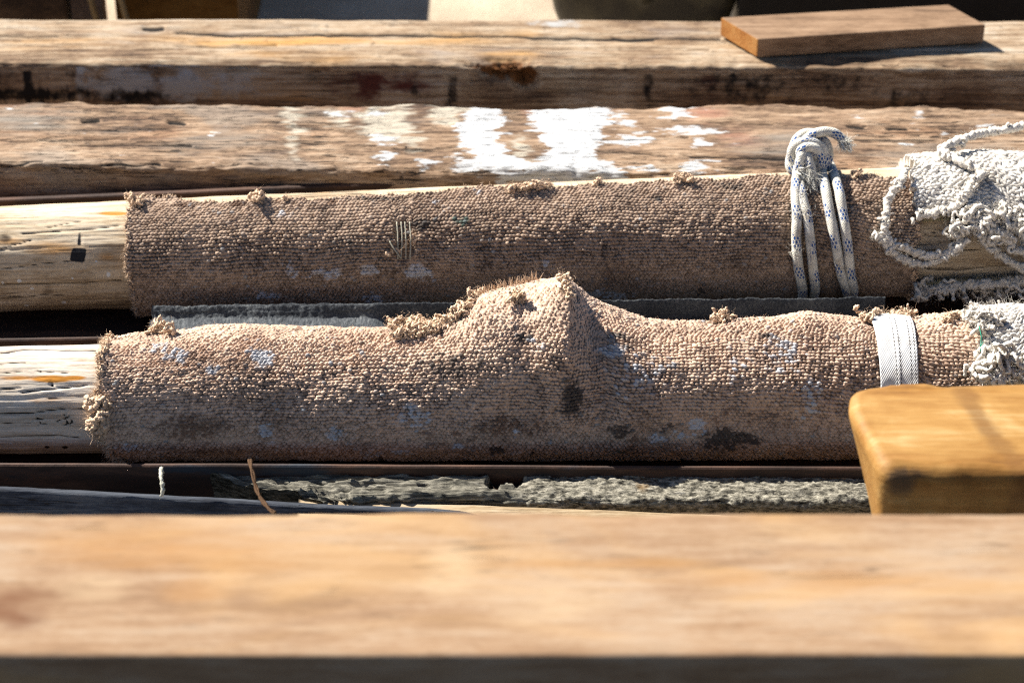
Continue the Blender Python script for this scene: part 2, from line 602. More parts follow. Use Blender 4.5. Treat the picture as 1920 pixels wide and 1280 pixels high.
def disp_b1(px, py, P, S, Z, a):
    x, y, z = P[..., 0], P[..., 1], P[..., 2]
    d = 0.0016 * fbm(x * 5, y * 18, z * 18, 3, 4) + 0.0007 * fbm(x * 12, y * 160, z * 160, 6, 3)
    edge = np.exp(-(((S - W1) / 0.012) ** 2 + ((Z + 0.004) / 0.012) ** 2))
    d = d + edge * (0.006 * fbm(x * 9, 0.0, 0.0, 8, 4) - 0.003)
    d = d - 0.0035 * a['crack']
    rotn = a['rot'] * (0.6 + 0.9 * np.abs(fbm(x * 90, y * 90, z * 90, 21, 4)))
    return d - 0.016 * rotn
M_b1 = wood('weathered_pale_timber', [(0.0, lin(84, 66, 52)), (0.3, lin(150, 122, 92)), (0.55, lin(184, 158, 124)), (0.8, lin(205, 184, 152)), (1.0, lin(222, 206, 180))],
            1.0, 0.05, 0.6, bumpd=0.0015, streak=0.6,
            tint=[(0.55, 0.72, lin(196, 150, 88), 0.45), (0.42, 0.3, lin(170, 165, 160), 0.4)],
            layers=[('orange', lin(196, 148, 84), 0.55, 0.4, 1.2, 40, 0.12), ('white', lin(178, 176, 172), 0.48, 0.22, 1.6, 60, 0.6), ('red', lin(96, 52, 44), 0.6, 0.3, 1.6, 60, 0.5),
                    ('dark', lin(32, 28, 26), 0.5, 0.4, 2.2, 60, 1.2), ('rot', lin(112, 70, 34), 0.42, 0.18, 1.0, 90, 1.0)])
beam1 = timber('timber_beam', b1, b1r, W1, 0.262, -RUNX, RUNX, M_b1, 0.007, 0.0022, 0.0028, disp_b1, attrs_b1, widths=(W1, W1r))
tag(beam1, 'pale weathered timber beam furthest back, with a long crack and a rotted orange knot hole', 'timber beam')

# --- painted beam
Z2 = 0.018
b2, b2r = at(200, 188, z=Z2), at(1700, 202, z=Z2)
f2, f2r = at(200, 312, z=Z2), at(1700, 330, z=Z2)
W2, W2r = b2[1] - f2[1], b2r[1] - f2r[1]
PAINT = [
    [(868, 186), (945, 186), (938, 203), (951, 225), (952, 238), (938, 248), (928, 262), (950, 275), (955, 290), (985, 303), (1005, 312), (1000, 322), (850, 317), (845, 306), (880, 300), (893, 290), (868, 285), (858, 258), (850, 235), (868, 222), (885, 208)],
    [(975, 186), (1120, 188), (1146, 203), (1140, 230), (1130, 250), (1125, 280), (1112, 294), (1150, 312), (1165, 325), (985, 330), (985, 308), (1004, 304), (1030, 290), (1015, 270), (1010, 250), (995, 232), (990, 210)],
    [(925, 312), (1170, 316), (1165, 345), (935, 345)],
]
SPOTS = [(703, 211, 14, 6), (712, 263, 24, 7), (718, 292, 20, 9), (1163, 219, 13, 6), (1185, 264, 42, 10), (1215, 258, 20, 8), (1263, 203, 34, 6), (1270, 221, 22, 8), (1295, 244, 38, 6), (1318, 267, 14, 7),
         (1310, 311, 32, 8), (800, 305, 14, 6), (860, 293, 10, 4), (1180, 236, 12, 4), (1216, 316, 22, 5), (1720, 215, 7, 4), (1845, 237, 6, 5), (1778, 250, 4, 3), (1605, 219, 4, 2), (18, 204, 6, 4), (402, 251, 4, 3),
         (1705, 275, 4, 3), (640, 212, 18, 4), (1150, 320, 30, 9), (1260, 240, 12, 5)]
PALE = [[(522, 190), (550, 190), (566, 240), (556, 292), (546, 285), (538, 240)], [(700, 190), (765, 190), (770, 250), (790, 265), (780, 280), (750, 275), (690, 262), (672, 225)],
        [(800, 190), (880, 195), (850, 240), (820, 232)], [(965, 255), (985, 252), (990, 300), (970, 296)], [(610, 205), (650, 203), (655, 240), (625, 232)]]
CR2 = [([(0, 262), (60, 265), (240, 260)], 1.3, .8), ([(150, 275), (260, 272), (360, 274)], 1.3, .9), ([(155, 231), (185, 228)], 2.4, 1), ([(318, 231), (345, 232)], 3.4, 1), ([(0, 305), (80, 303)], 2.2, .9),
       ([(190, 310), (260, 306), (300, 305)], 1.6, 1), ([(1280, 293), (1400, 295), (1480, 296)], 1.4, .9), ([(1110, 260), (1190, 262), (1290, 256)], 1.3, .8), ([(760, 280), (860, 277)], 1.2, .7), ([(640, 251), (700, 256)], 1.2, .6),
       ([(1120, 285), (1250, 293)], 1.2, .8), ([(1665, 240), (1700, 242)], 2.5, .8), ([(1590, 240), (1620, 241)], 2.2, .8), ([(1330, 232), (1450, 236)], 1.2, .6), ([(1700, 300), (1900, 292)], 1.2, .7), ([(440, 235), (500, 238)], 1.2, .5), ([(1640, 255), (1920, 262)], 1, .5)]
def attrs_b2(px, py, P, S, Z):
    cr = np.zeros_like(px)
    topm = Z > -0.006
    wob = 1.6 * fbm(P[..., 0] * 30, S * 10, 0, 14, 3)
    for pts, w, k in CR2:
        cr = np.maximum(cr, k * np.exp(-(linesd(px, py + wob, pts) / (w * 1.35)) ** 2) * topm)
    vis = Z > -0.05
    xq, yq = P[..., 0], P[..., 1]
    px, py = px + 12 * fbm(xq * 18, yq * 150, 0, 201, 4, 0.6), py + 3.0 * fbm(xq * 30, yq * 60, 0, 202, 4, 0.6)
    sd = np.full(px.shape, -60.0)
    for poly in PAINT:
        sd = np.maximum(sd, polysd(px, py, poly))
    for (x, y, a, b) in SPOTS:
        sd = np.maximum(sd, (1 - np.hypot((px - x) / a, (py - y) / b)) * min(a, b) * 1.3)
    paint = np.clip(0.5 + sd / 24.0, 0, 1) * vis * (px > -200) * (px < 2200)
    sp = np.full(px.shape, -60.0)
    for poly in PALE:
        sp = np.maximum(sp, polysd(px, py, poly))
    pale = np.clip(0.5 + sp / 40.0, 0, 1) * topm
    pink = topm * blobs(px, py, [(1310, 210, 60, 20, .6), (1390, 260, 60, 30, .4), (650, 200, 40, 30, .45), (990, 210, 20, 20, .5)])
    grey = topm * blobs(px, py, [(60, 225, 120, 30, .6), (420, 270, 150, 25, .5), (1480, 270, 140, 30, .5), (1760, 290, 160, 25, .5), (250, 250, 100, 20, .35)])
    return {'crack': cr, 'paint': paint, 'pale': pale, 'pink': pink, 'grey': grey}
def disp_b2(px, py, P, S, Z, a):
    x, y, z = P[..., 0], P[..., 1], P[..., 2]
    d = 0.0022 * fbm(x * 5, y * 18, z * 18, 33, 4) + 0.0012 * fbm(x * 14, y * 150, z * 150, 36, 3) + 0.0006 * fbm(x * 60, y * 300, z * 300, 37, 2)
    edge = np.exp(-(((S - W2) / 0.014) ** 2 + ((Z + 0.004) / 0.014) ** 2))
    d = d + edge * (0.0075 * fbm(x * 11, S * 20, Z * 20, 38, 5) - 0.004)
    eb = np.exp(-((S / 0.012) ** 2 + ((Z + 0.004) / 0.014) ** 2))
    d = d + eb * (0.007 * fbm(x * 8, 0.0, 0.0, 41, 5) - 0.003)
    d = d + 0.0006 * sstep(0.45, 0.6, a['paint'])
    return d - 0.004 * a['crack']
M_b2 = wood('weathered_brown_timber', [(0.0, lin(72, 58, 50)), (0.3, lin(130, 105, 82)), (0.55, lin(170, 140, 108)), (0.78, lin(194, 165, 132)), (1.0, lin(214, 189, 156))],
            1.15, 0.085, 0.95, bumpd=0.0022, streak=0.85,
            tint=[(0.56, 0.72, lin(172, 124, 88), 0.3), (0.47, 0.33, lin(138, 130, 121), 0.5)],
            layers=[('grey', lin(150, 140, 128), 0.5, 0.3, 1.0, 60, 0.12), ('pink', lin(172, 120, 100), 0.62, 0.35, 1.2, 60, 0.2), ('pale', lin(190, 180, 162), 0.55, 0.25, 1.9, 80, 0.3), ('paint', lin(206, 207, 207), 0.55, 0.13, 2.5, 130, 0.22)])
beam2 = timber('timber_beam', b2, b2r, W2, 0.26, -RUNX, RUNX, M_b2, 0.008, 0.0022, 0.0028, disp_b2, attrs_b2, widths=(W2, W2r))
tag(beam2, 'rough brown timber beam with splashes of white paint, second from the back', 'timber beam')

# --- offcut lying on the back beam
def prism(name, top, thick, mat, r=0.002, parent=None, base=None):
    """bevelled slab from its top outline (world points)"""
    top = np.asarray(top, float)
    bot = top - np.array([0, 0, thick]) if base is None else np.asarray(base, float)
    n = len(top)
    V = np.vstack([top, bot])
    F = [list(range(n)), list(range(2 * n - 1, n - 1, -1))] + [[(i + 1) % n, i, n + i, n + (i + 1) % n] for i in range(n)]
    o = new_mesh(name, V, F, mat, parent, None, False)
    if r:
        b = o.modifiers.new('bevel', 'BEVEL')
        b.width = r
        b.segments = 3
    return o
ZT = Z1 + 0.0035
TH = 0.029
M_off = wood('brown_offcut_wood', [(0.0, lin(106, 82, 60)), (0.4, lin(150, 120, 90)), (0.7, lin(172, 140, 107)), (1.0, lin(188, 158, 124))], 1.6, 0.06, 0.25, bumpd=0.0006, rot=R(-6))
off = prism('wood_offcut', [at(1421, 74, z=ZT + TH), at(1848, 47, z=ZT + TH), at(1779, 9, z=ZT + TH), at(1352, 33, z=ZT + TH)], TH, M_off, 0.0015)
M_end = wood('sunlit_end_grain', [(0.0, lin(168, 104, 48)), (0.5, lin(208, 140, 70)), (1.0, lin(228, 170, 98))], 1.3, 0.9, 0.3, bumpd=0.0006)
off.data.materials.append(M_end)
off.data.polygons[5].material_index = 1  # left end only: sunlight on the end grain put into a brighter orange
tag(off, 'short brown board offcut with slanting cut end in painted sunlit orange, lying on the back beam', 'wood offcut')

# ------------------------------------------------------------------ steel channels that carry the spars
def steel_mat(name, c_paint):
    t = NT(name)
    n = t.noise(t.map((0.25, 1, 1)), 30, 6, 0.65, 0.4)
    n2 = t.noise(t.co, 160, 5, 0.6)
    col = t.ramp(n, [(0.3, lin(34, 24, 20)), (0.5, lin(66, 46, 36)), (0.62, lin(96, 68, 52)), (0.75, lin(56, 53, 52))])
    col = t.mix(t.smooth(t.noise(t.map((0.2, 1, 1), loc=(2, 0, 0)), 24, 4), 0.58, 0.68, 0, 0.8), col, c_paint)
    return t.done(col, 0.7, t.bump(n2, 0.6, 0.0008), 0.4, 0.15)
M_st = steel_mat('rusty_steel', lin(44, 58, 70))
def channel(name, back, front, zr, label, floor_z, thick=0.006, zf=None):
    """open U channel; back/front: ((px,py),(px,py)) of the rims"""
    bl, br = at(*back[0], z=zr), at(*back[1], z=zr)
    fl, fr = at(*front[0], z=zr), at(*front[1], z=zr)
    xs = np.linspace(-RUNX, RUNX, 260)
    def line(a, b):
        return a[1] + (b[1] - a[1]) * (xs - a[0]) / (b[0] - a[0])
    yb, yf = line(bl, br), line(fl, fr)
    w = 0.0006 * fbm(xs * 6, 0.0, 0.0, 9, 3)
    T = thick
    fz = floor_z
    zf = zr if zf is None else zf
    prof = []
    def add(y, z): prof.append(np.stack([xs, y, z + w], -1))
    # outside back, up over the back rim, inside, floor, inside front, front rim, outside front, underside
    add(yb + T, np.full_like(xs, fz - T)); add(yb + T, np.full_like(xs, zr - 0.0015)); add(yb + T - 0.0015, np.full_like(xs, zr)); add(yb + 0.0015, np.full_like(xs, zr)); add(yb, np.full_like(xs, zr - 0.0015))
    add(yb, np.full_like(xs, fz)); add(yf, np.full_like(xs, fz)); add(yf, np.full_like(xs, zf - 0.0015)); add(yf - 0.0015, np.full_like(xs, zf)); add(yf - T + 0.0015, np.full_like(xs, zf)); add(yf - T, np.full_like(xs, zf - 0.0015))
    add(yf - T, np.full_like(xs, fz - T))
    P = np.stack(prof, 1)
    n, m = P.shape[:2]
    caps = [list(range(m)), list(range((n - 1) * m + m - 1, (n - 1) * m - 1, -1))]
    o = new_mesh(name, P.reshape(-1, 3), caps, M_st, None, None, False, grid_quads(n, m, True))
    tag(o, label, 'steel channel')
    return o
ZR = -0.018
chan1 = channel('steel_channel', ((100, 372), (1400, 317)), ((100, 600), (1400, 576)), -0.004, 'rusty steel channel cradling the back pole, thin rim showing against the painted beam', -0.0802, thick=0.009, zf=-0.062)
chan2 = channel('steel_channel', ((100, 636), (1400, 612)), ((100, 866), (1400, 872)), ZR, 'rusty steel channel cradling the front pole, its worn rim showing at lower left', -0.0757)

# ------------------------------------------------------------------ spars
CRF = [([(0, 662), (60, 657), (180, 657)], 1.5, 0.003), ([(0, 774), (60, 772), (130, 762), (165, 765)], 1.5, 0.003), ([(0, 822), (60, 819), (110, 815), (150, 821)], 1.3, 0.003), ([(40, 735), (110, 727), (160, 719)], 1.6, .003),
       ([(0, 700), (60, 695), (130, 697)], 1.0, .0015), ([(60, 788), (85, 783), (88, 795), (70, 798)], 1.6, .003), ([(105, 790), (130, 780), (135, 792), (118, 798)], 1.6, .003), ([(95, 712), (97, 722)], 2.0, .003), ([(0, 729), (40, 727)], 1.4, .002),
       ([(0, 796), (60, 794)], 1, .0015), ([(90, 745), (160, 742)], 1, .0015), ([(0, 683), (50, 680)], 1, .0015), ([(70, 783), (78, 800)], 1.5, .003), ([(120, 775), (128, 800)], 1.5, .003)]
def at_f(px, py, X, A):
    left = px < 300
    rust = left * blobs(px, py, [(95, 710, 38, 7, 1.0), (140, 708, 24, 5, .9), (40, 708, 50, 5, .6), (110, 750, 60, 20, .35)])
    dk = left * blobs(px, py, [(122, 838, 6, 3), (88, 838, 5, 3), (75, 696, 3, 2), (110, 680, 60, 3, .4)])
    wht = left * blobs(px, py, [(20, 830, 3, 2), (30, 837, 2, 2), (102, 813, 3, 1.5)])
    return {'rust': rust, 'dk': dk, 'wht': wht, 'tape': 0 * px, 'flake': left * blobs(px, py, [(120, 745, 90, 30, .8)])}
M_spf = wood('bleached_spar_wood', dim=1.1, streak=0.2, stops= [(0.0, lin(150, 132, 108)), (0.3, lin(192, 175, 150)), (0.6, lin(212, 198, 174)), (1.0, lin(226, 215, 195))], grain=1.0, stretch=0.07, cracks=0.2, bumpd=0.0012,
             layers=[('rust', lin(206, 138, 52), 0.5, 0.25, 0.9, 60, 0.3), ('dk', lin(50, 36, 28), 0.5, 0.2, 0.4, 90, 1), ('wht', lin(230, 230, 230), 0.5, 0.1, 0.2, 90, 1)])
sp_f = spar_mesh('wooden_spar', FRONT, M_spf, CRF, at_f, 51)
tag(sp_f, 'bleached round wooden pole in front, cracked and rust streaked, bare at its left end', 'wooden pole')

CRB = [([(0, 534), (80, 535), (160, 532), (228, 526)], 1.6, .003), ([(40, 440), (110, 435), (225, 420)], 1.3, .002), ([(0, 505), (80, 495), (150, 488)], 1.0, .0015), ([(90, 428), (150, 416)], 1, .0015), ([(0, 470), (60, 450)], 1.2, .0015),
       ([(1735, 440), (1790, 425)], 1.4, .003), ([(1735, 507), (1800, 507), (1900, 501)], 1.5, .003), ([(150, 430), (150, 460)], 1.5, .002), ([(1735, 470), (1850, 468)], 1, .001), ([(1760, 455), (1800, 448)], 1, .001), ([(0, 558), (120, 552)], .9, .001)]
def at_b(px, py, X, A):
    left = px < 300
    rust = blobs(px, py, [(215, 400, 30, 4, 1.0), (90, 465, 90, 14, .6), (20, 455, 40, 10, .6), (60, 530, 90, 20, .3), (600, 362, 30, 4, .5), (200, 480, 20, 8, .5)])
    tape = left * (np.clip(0.5 + polysd(px, py, [(136, 465), (163, 466), (158, 492), (130, 490)]) / 10, 0, 1) + 1.0 * np.clip(0.5 + polysd(px, py, [(148, 435), (152, 436), (151, 460), (145, 459)]) / 6, 0, 1))
    wht = left * blobs(px, py, [(36, 527, 4, 4), (5, 531, 3, 4), (203, 515, 4, 5), (60, 541, 3, 3), (135, 522, 2, 2), (120, 565, 4, 2), (158, 503, 2, 2), (90, 498, 2, 2), (180, 490, 3, 2), (50, 571, 4, 2)])
    dk = left * blobs(px, py, [(8, 447, 16, 9, .7), (90, 545, 12, 30, .4), (160, 540, 12, 30, .4)])
    return {'rust': rust, 'tape': tape, 'wht': wht, 'dk': dk}
M_spb = wood('grey_spar_wood', dim=1.15, stops= [(0.0, lin(126, 106, 80)), (0.3, lin(174, 153, 120)), (0.6, lin(198, 180, 148)), (1.0, lin(214, 199, 170))], grain=1.0, stretch=0.06, cracks=0.55, bumpd=0.0012,
             tint=[(0.55, 0.7, lin(172, 148, 110), 0.4)],
             layers=[('rust', lin(196, 138, 62), 0.55, 0.3, 0.9, 50, 0.2), ('dk', lin(70, 56, 44), 0.5, 0.25, 0.6, 90, 0.5), ('tape', lin(40, 40, 44), 0.5, 0.06, 0.25, 200, 1), ('wht', lin(235, 235, 232), 0.5, 0.1, 0.2, 90, 1)])
sp_b = spar_mesh('wooden_spar', BACK, M_spb, CRB, at_b, 61)
tag(sp_b, 'round wooden pole behind, with a scrap of black tape near its bare left end', 'wooden pole')

# ------------------------------------------------------------------ looped carpet
def carpet_mat(name, base, light, dark, extra=(), grime=(0.12, 0.085, 0.065, 1)):
    t = NT(name)
    n1 = t.noise(t.co, 22, 5, 0.6)
    n2 = t.noise(t.co, 900, 3, 0.7)
    cell = t.attr('cell')
    col = t.mix(t.smooth(n1, 0.3, 0.7), base, light)
    col = t.mix(t.math('MULTIPLY', t.smooth(t.noise(t.co, 9, 4, 0.6), 0.5, 0.72), 0.5), col, dark)
    v = t.math('MULTIPLY_ADD', cell, 0.44, 0.78)
    cm = t.t.nodes.new('ShaderNodeCombineColor')
    for k in range(3):
        t.t.links.new(v, cm.inputs[k])
    col = t.mix(1.0, col, cm.outputs[0], 'MULTIPLY')
    gr = t.math('MULTIPLY', t.smooth(t.noise(t.map((1, 1, 1), loc=(5.2, 1.3, 0.4)), 13, 6, 0.68, 0.6), 0.52, 0.70), t.smooth(cell, 0.1, 0.8, 0.75, 0.35))
    col = t.mix(gr, col, grime)
    for (a, c, amt) in extra:
        q = t.math('MULTIPLY_ADD', t.math('SUBTRACT', cell, 0.5), 1.0, t.attr(a))
        q = t.math('MULTIPLY_ADD', t.math('SUBTRACT', t.noise(t.co, 60, 5, 0.7), 0.5), 1.1, q)
        col = t.mix(t.smooth(q, 0.34, 0.78, 0, amt), col, c)
    t.b.inputs['Sheen Weight'].default_value = 0.15
    t.b.inputs['Sheen Roughness'].default_value = 0.5
    return t.done(col, 0.95, t.bump(n2, 0.8, 0.0006), 0.1)

def lattice(U, V, pu, pv, seed, jit=0.2, size=0.57, row_shift=0.5):
    """loops of a looped pile on a jittered brick lattice: returns height 0..1, cell random"""
    i0, j0 = np.floor(U / pu).astype(np.int64), np.floor(V / pv).astype(np.int64)
    best = np.zeros_like(U)
    cell = np.zeros_like(U)
    zero = np.zeros_like(i0)
    for dj in (-1, 0, 1):
        j = j0 + dj
        sh = (j % 2) * row_shift
        ii = np.floor(U / pu - sh).astype(np.int64)
        for di in (-1, 0, 1):
            i = ii + di
            r1, r2, r3, r4 = (_h(i, j, zero, seed + k) for k in range(4))
            cu = (i + 0.5 + sh + jit * (r1 * 2 - 1)) * pu
            cv = (j + 0.5 + jit * (r2 * 2 - 1)) * pv
            sz = size * (0.82 + 0.36 * r3)
            d2 = ((U - cu) / (pu * sz * 1.08)) ** 2 + ((V - cv) / (pv * sz)) ** 2
            h = np.sqrt(np.clip(1 - d2, 0, 1)) * (0.7 + 0.5 * r4)
            m = h > best
            best = np.where(m, h, best)
            cell = np.where(m, r3 * 0.5 + r4 * 0.5, cell)
    return best, cell

def carpet(name, S, mat, x_edges, a_edges, thick, pile, shape, stain_fn, seed, step=0.00074, pu=0.0051, pv=0.0046, worn=None, jit=0.2):
    """x_edges: functions of angle giving the two ends; a_edges: functions of X giving upper and lower edge angles"""
    xa, xb = x_edges
    nx = int((xb(np.array([1.0]))[0] - xa(np.array([1.0]))[0]) / step)
    na = int(R(235) * 0.08 / step)
    ti, tj = np.meshgrid(np.linspace(0, 1, nx), np.linspace(0, 1, na), indexing='ij')
    Xr = xa(np.array([1.0]))[0] + ti * (xb(np.array([1.0]))[0] - xa(np.array([1.0]))[0])
    A = a_edges[0](Xr) + tj * (a_edges[1](Xr) - a_edges[0](Xr))
    l, r = xa(A), xb(A)
    X = l + ti * (r - l)
    y, z, rad = S.ax(X)
    base = S.pt(X, A, thick)
    px, py = proj(base)
    extra, dX, dA = shape(X, A, px, py, rad)
    Ps = S.pt(X, A, thick + extra)
    px, py = proj(Ps)
    ds = np.linalg.norm(np.diff(Ps, axis=1), axis=2)
    arc = -np.concatenate([np.cumsum(ds[:, ::-1], axis=1)[:, ::-1], np.zeros((len(X), 1))], 1)
    dl = np.linalg.norm(np.diff(Ps, axis=0), axis=2)
    Xl = X[:1] + np.concatenate([np.zeros((1, X.shape[1])), np.cumsum(dl, axis=0)], 0)
    wu = 0.0028 * fbm(X * 14, arc * 14, 0, seed, 3)
    wv = 0.0030 * fbm(X * 12, arc * 16, 5.0, seed + 3, 3)
    h, cell = lattice(Xl + wu, arc + wv, pu, pv, seed, jit)
    w = np.ones_like(X) if worn is None else worn(px, py, X, A)
    hh = pile * (np.clip(h, 0, 1.05) - 0.45) * w + 0.0012 * fbm(X * 30, arc * 30, 2.0, seed + 9, 3)
    off = thick + extra + hh
    P = S.pt(X + dX, A + dA, off)
    n, m = X.shape
    st = {k: v for k, v in stain_fn(px, py, X, A).items()}
    st['cell'] = cell
    # turned-in selvedge down to the wood on all four sides
    def skirt(edge_P, Xe, Ae):
        yy, zz, rr = S.ax(Xe)
        c = np.stack([Xe, yy, zz], -1)
        d = edge_P - c
        L = np.linalg.norm(d, axis=1)[:, None]
        return c + d / L * (L - thick * 1.0)
    V = [P.reshape(-1, 3)]
    Q = [grid_quads(n, m)]
    idx = np.arange(n * m).reshape(n, m)
    base_n = n * m
    ring = np.concatenate([idx[:, 0], idx[-1, 1:], idx[-2::-1, -1], idx[0, -2:0:-1]])
    flat = P.reshape(-1, 3)[ring]
    V.append(skirt(flat, (X + dX).ravel()[ring], A.ravel()[ring]))
    k = len(ring)
    a = np.arange(k)
    Q.append(np.stack([ring[a], base_n + a, base_n + (a + 1) % k, ring[(a + 1) % k]], -1))
    attrs = {q: np.concatenate([v.ravel(), v.ravel()[ring]]) for q, v in st.items()}
    o = new_mesh(name, np.vstack(V), [], mat, None, attrs, True, np.vstack(Q))
    return o, (X, A, P)

def fuzz(name, P, idx_fn, count, length, rad, mat, parent, S, curl=0.5):
    """short loose fibres standing off the pile"""
    n, m = P.shape[:2]
    mb = MB()
    i, j = idx_fn(n, m, count)
    b = P[i, j]
    y, z, r = S.ax(b[:, 0])
    d = b - np.stack([b[:, 0], y, z], -1)
    d /= np.linalg.norm(d, axis=1)[:, None]
    mb.hairs(b, d, length, rad, curl)
    return mb.build(name, mat, parent)

def yarn_mat(name, c1, c2):
    t = NT(name)
    n = t.noise(t.co, 260, 4, 0.7)
    col = t.mix(t.smooth(n, 0.3, 0.7), c1, c2)
    col = t.mix(t.smooth(t.noise(t.co, 30, 3), 0.45, 0.7, 0, 0.3), col, (c1[0] * 0.6, c1[1] * 0.6, c1[2] * 0.6, 1))
    return t.done(col, 0.95, t.bump(t.noise(t.co, 1200, 3, 0.7), 0.9, 0.0006), 0.08)
C_BR, C_BL, C_BD = (0.70, 0.48, 0.345, 1), (0.79, 0.57, 0.42, 1), (0.50, 0.335, 0.24, 1)
STAINS = [('dark', (0.035, 0.033, 0.032, 1), 0.88), ('brown', (0.16, 0.085, 0.05, 1), 0.8), ('green', (0.03, 0.09, 0.075, 1), 0.9), ('white', (0.66, 0.66, 0.68, 1), 0.95)]
M_cpf = carpet_mat('brown_loop_carpet', C_BR, C_BL, C_BD, STAINS)
M_cpb = carpet_mat('dusty_brown_loop_carpet', (0.47, 0.335, 0.24, 1), (0.56, 0.41, 0.30, 1), (0.31, 0.215, 0.155, 1), STAINS)
M_yarn = yarn_mat('tan_yarn', (0.82, 0.57, 0.38, 1), (0.92, 0.68, 0.48, 1))

# --- front carpet
XF0 = FRONT.locate(185, 740)[0]
XF1 = FRONT.locate(1845, 690)[0]
def xa_f(A):
    return XF0 + 0.003 * fbm(A * 9, 1.0, 0, 71, 4) + 0.010 * sstep(R(75), R(135), A) - 0.004 * np.exp(-((A - R(70)) / 0.25) ** 2)
def xb_f(A):
    return XF1 + 0.004 * fbm(A * 7, 3.0, 0, 72, 3)
def a0_f(X):
    return np.full_like(X, R(-58)) + R(3) * fbm(X * 14, 0.0, 0, 73, 3)
def a1_f(X):
    return np.full_like(X, R(172))
SIL = np.array([(150, 0), (300, 1), (400, 5), (520, 6), (620, 4), (700, 0), (780, 2), (830, 10), (865, 36), (895, 62), (915, 70), (950, 77), (1000, 85), (1045, 92), (1066, 91), (1080, 76), (1105, 54), (1140, 35), (1180, 18), (1215, 6), (1260, 4), (1340, 3),
                (1400, 6), (1460, 8), (1512, 12), (1550, 7), (1600, 3), (1650, -1), (1700, 0), (1800, 4), (1900, 4)], float)
def shape_f(X, A, px, py, rad):
    s = np.interp(px, SIL[:, 0], SIL[:, 1]) / 1600.0
    # the ridge leans: its foot lies further right than its top
    lean = px - 10 * sstep(R(-10), R(60), A)
    s2 = np.interp(lean, SIL[:, 0], SIL[:, 1]) / 1600.0
    w = sstep(R(78), R(-18), A)
    ridge = np.exp(-np.clip((px - 1062) / np.where(px < 1062, 44, 14), -20, 20) ** 2) * sstep(R(100), R(20), A) * sstep(R(-28), R(10), A)
    fold2 = np.exp(-((px - (1105 + 30 * sstep(R(-20), R(60), A))) / 26) ** 2) * sstep(R(105), R(40), A) * sstep(R(-30), R(10), A)
    e = s2 * w + 0.011 * ridge - 0.013 * fold2 - 0.004 * np.exp(-((px - 985) / 24) ** 2) * sstep(R(95), R(30), A) * sstep(R(-30), R(0), A)
    # slack: broad uneven sag of loose carpet
    e = e + 0.0032 * fbm(X * 7, A * 1.2, 0, 75, 3) * sstep(R(150), R(60), A) + 0.004 * np.exp(-((px - 420) / 150) ** 2) * sstep(R(80), R(0), A)
    # bottom hangs a little loose on the right
    e = e + 0.004 * sstep(400, 1500, px) * sstep(R(90), R(140), A)
    # strap bites in
    e = e - 0.004 * np.exp(-((px - 1673) / 46) ** 4)
    return e, 0.0 * X, 0.0 * A
def stain_f(px, py, X, A):
    vis = np.cos(A - R(55)) > -0.15
    n = 0.25 * fbm(X * 30, A * 3, 0, 77, 3)
    b = lambda L: (blobs(px + 14 * n, py + 8 * n, L)) * vis
    white = b([(492, 672, 22, 16), (330, 668, 24, 14, .7), (397, 693, 12, 9, .8), (305, 655, 30, 12, .5), (1145, 655, 22, 16, .85), (1200, 700, 60, 30, .45), (780, 780, 34, 18, .75), (500, 808, 16, 16, .6), (630, 812, 18, 14, .7), (862, 834, 14, 4, .9), (700, 848, 30, 7, .6),
               (750, 846, 20, 6, .6), (240, 840, 40, 8, .55), (1470, 665, 36, 40, .55), (1520, 750, 26, 40, .5), (1310, 800, 16, 14, .8), (1230, 820, 16, 10, .7), (1000, 650, 20, 16, .45), (1170, 745, 16, 10, .4), (1380, 690, 20, 30, .4), (480, 855, 20, 5, .6), (965, 810, 8, 8, .5), (1270, 812, 20, 10, .6)])
    dark = b([(1360, 822, 46, 20, 1.0), (1398, 822, 26, 12, 1), (1068, 745, 22, 34, .85), (850, 690, 60, 26, .62), (985, 637, 24, 14, .65), (1170, 640, 40, 18, .6), (1160, 805, 26, 16, .7), (930, 840, 14, 7, .8), (1250, 805, 30, 14, .6), (1200, 790, 60, 14, .4), (1435, 632, 26, 4, .75), (1375, 622, 8, 5, .6),
              (1000, 845, 20, 7, .55), (712, 820, 12, 5, .4), (1230, 690, 60, 20, .45), (715, 857, 8, 3, .8), (680, 648, 20, 5, .4), (880, 668, 40, 14, .4)])
    brown = b([(360, 800, 70, 24, .75), (350, 670, 60, 20, .55), (450, 700, 40, 50, .35), (940, 800, 80, 24, .6), (850, 820, 90, 20, .45), (1200, 830, 90, 20, .5), (400, 840, 90, 9, .6), (1750, 690, 80, 40, .4), (560, 620, 10, 5, .8), (1380, 780, 120, 24, .4)])
    green = b([(1140, 665, 20, 7, .6), (1150, 652, 14, 5, .6), (1165, 845, 22, 6, .3)])
    return {'white': white, 'dark': dark, 'brown': brown, 'green': green}
def worn_f(px, py, X, A):
    w = 0.85 + 0.25 * fbm(X * 9, A * 2, 0, 79, 3)
    w = w * (1 - 0.22 * sstep(R(100), R(140), A))
    w = w * (0.80 + 0.2 * sstep(R(-35), R(20), A))
    return np.clip(w, 0.35, 1.15)
cpt_f, (XFg, AFg, PF) = carpet('carpet_padding', FRONT, M_cpf, (xa_f, xb_f), (a0_f, a1_f), 0.0075, 0.0062, shape_f, stain_f, 81, worn=worn_f, jit=0.14)
tag(cpt_f, 'stained brown looped carpet wrapped round the front pole, rucked up in a frayed hump', 'carpet padding')

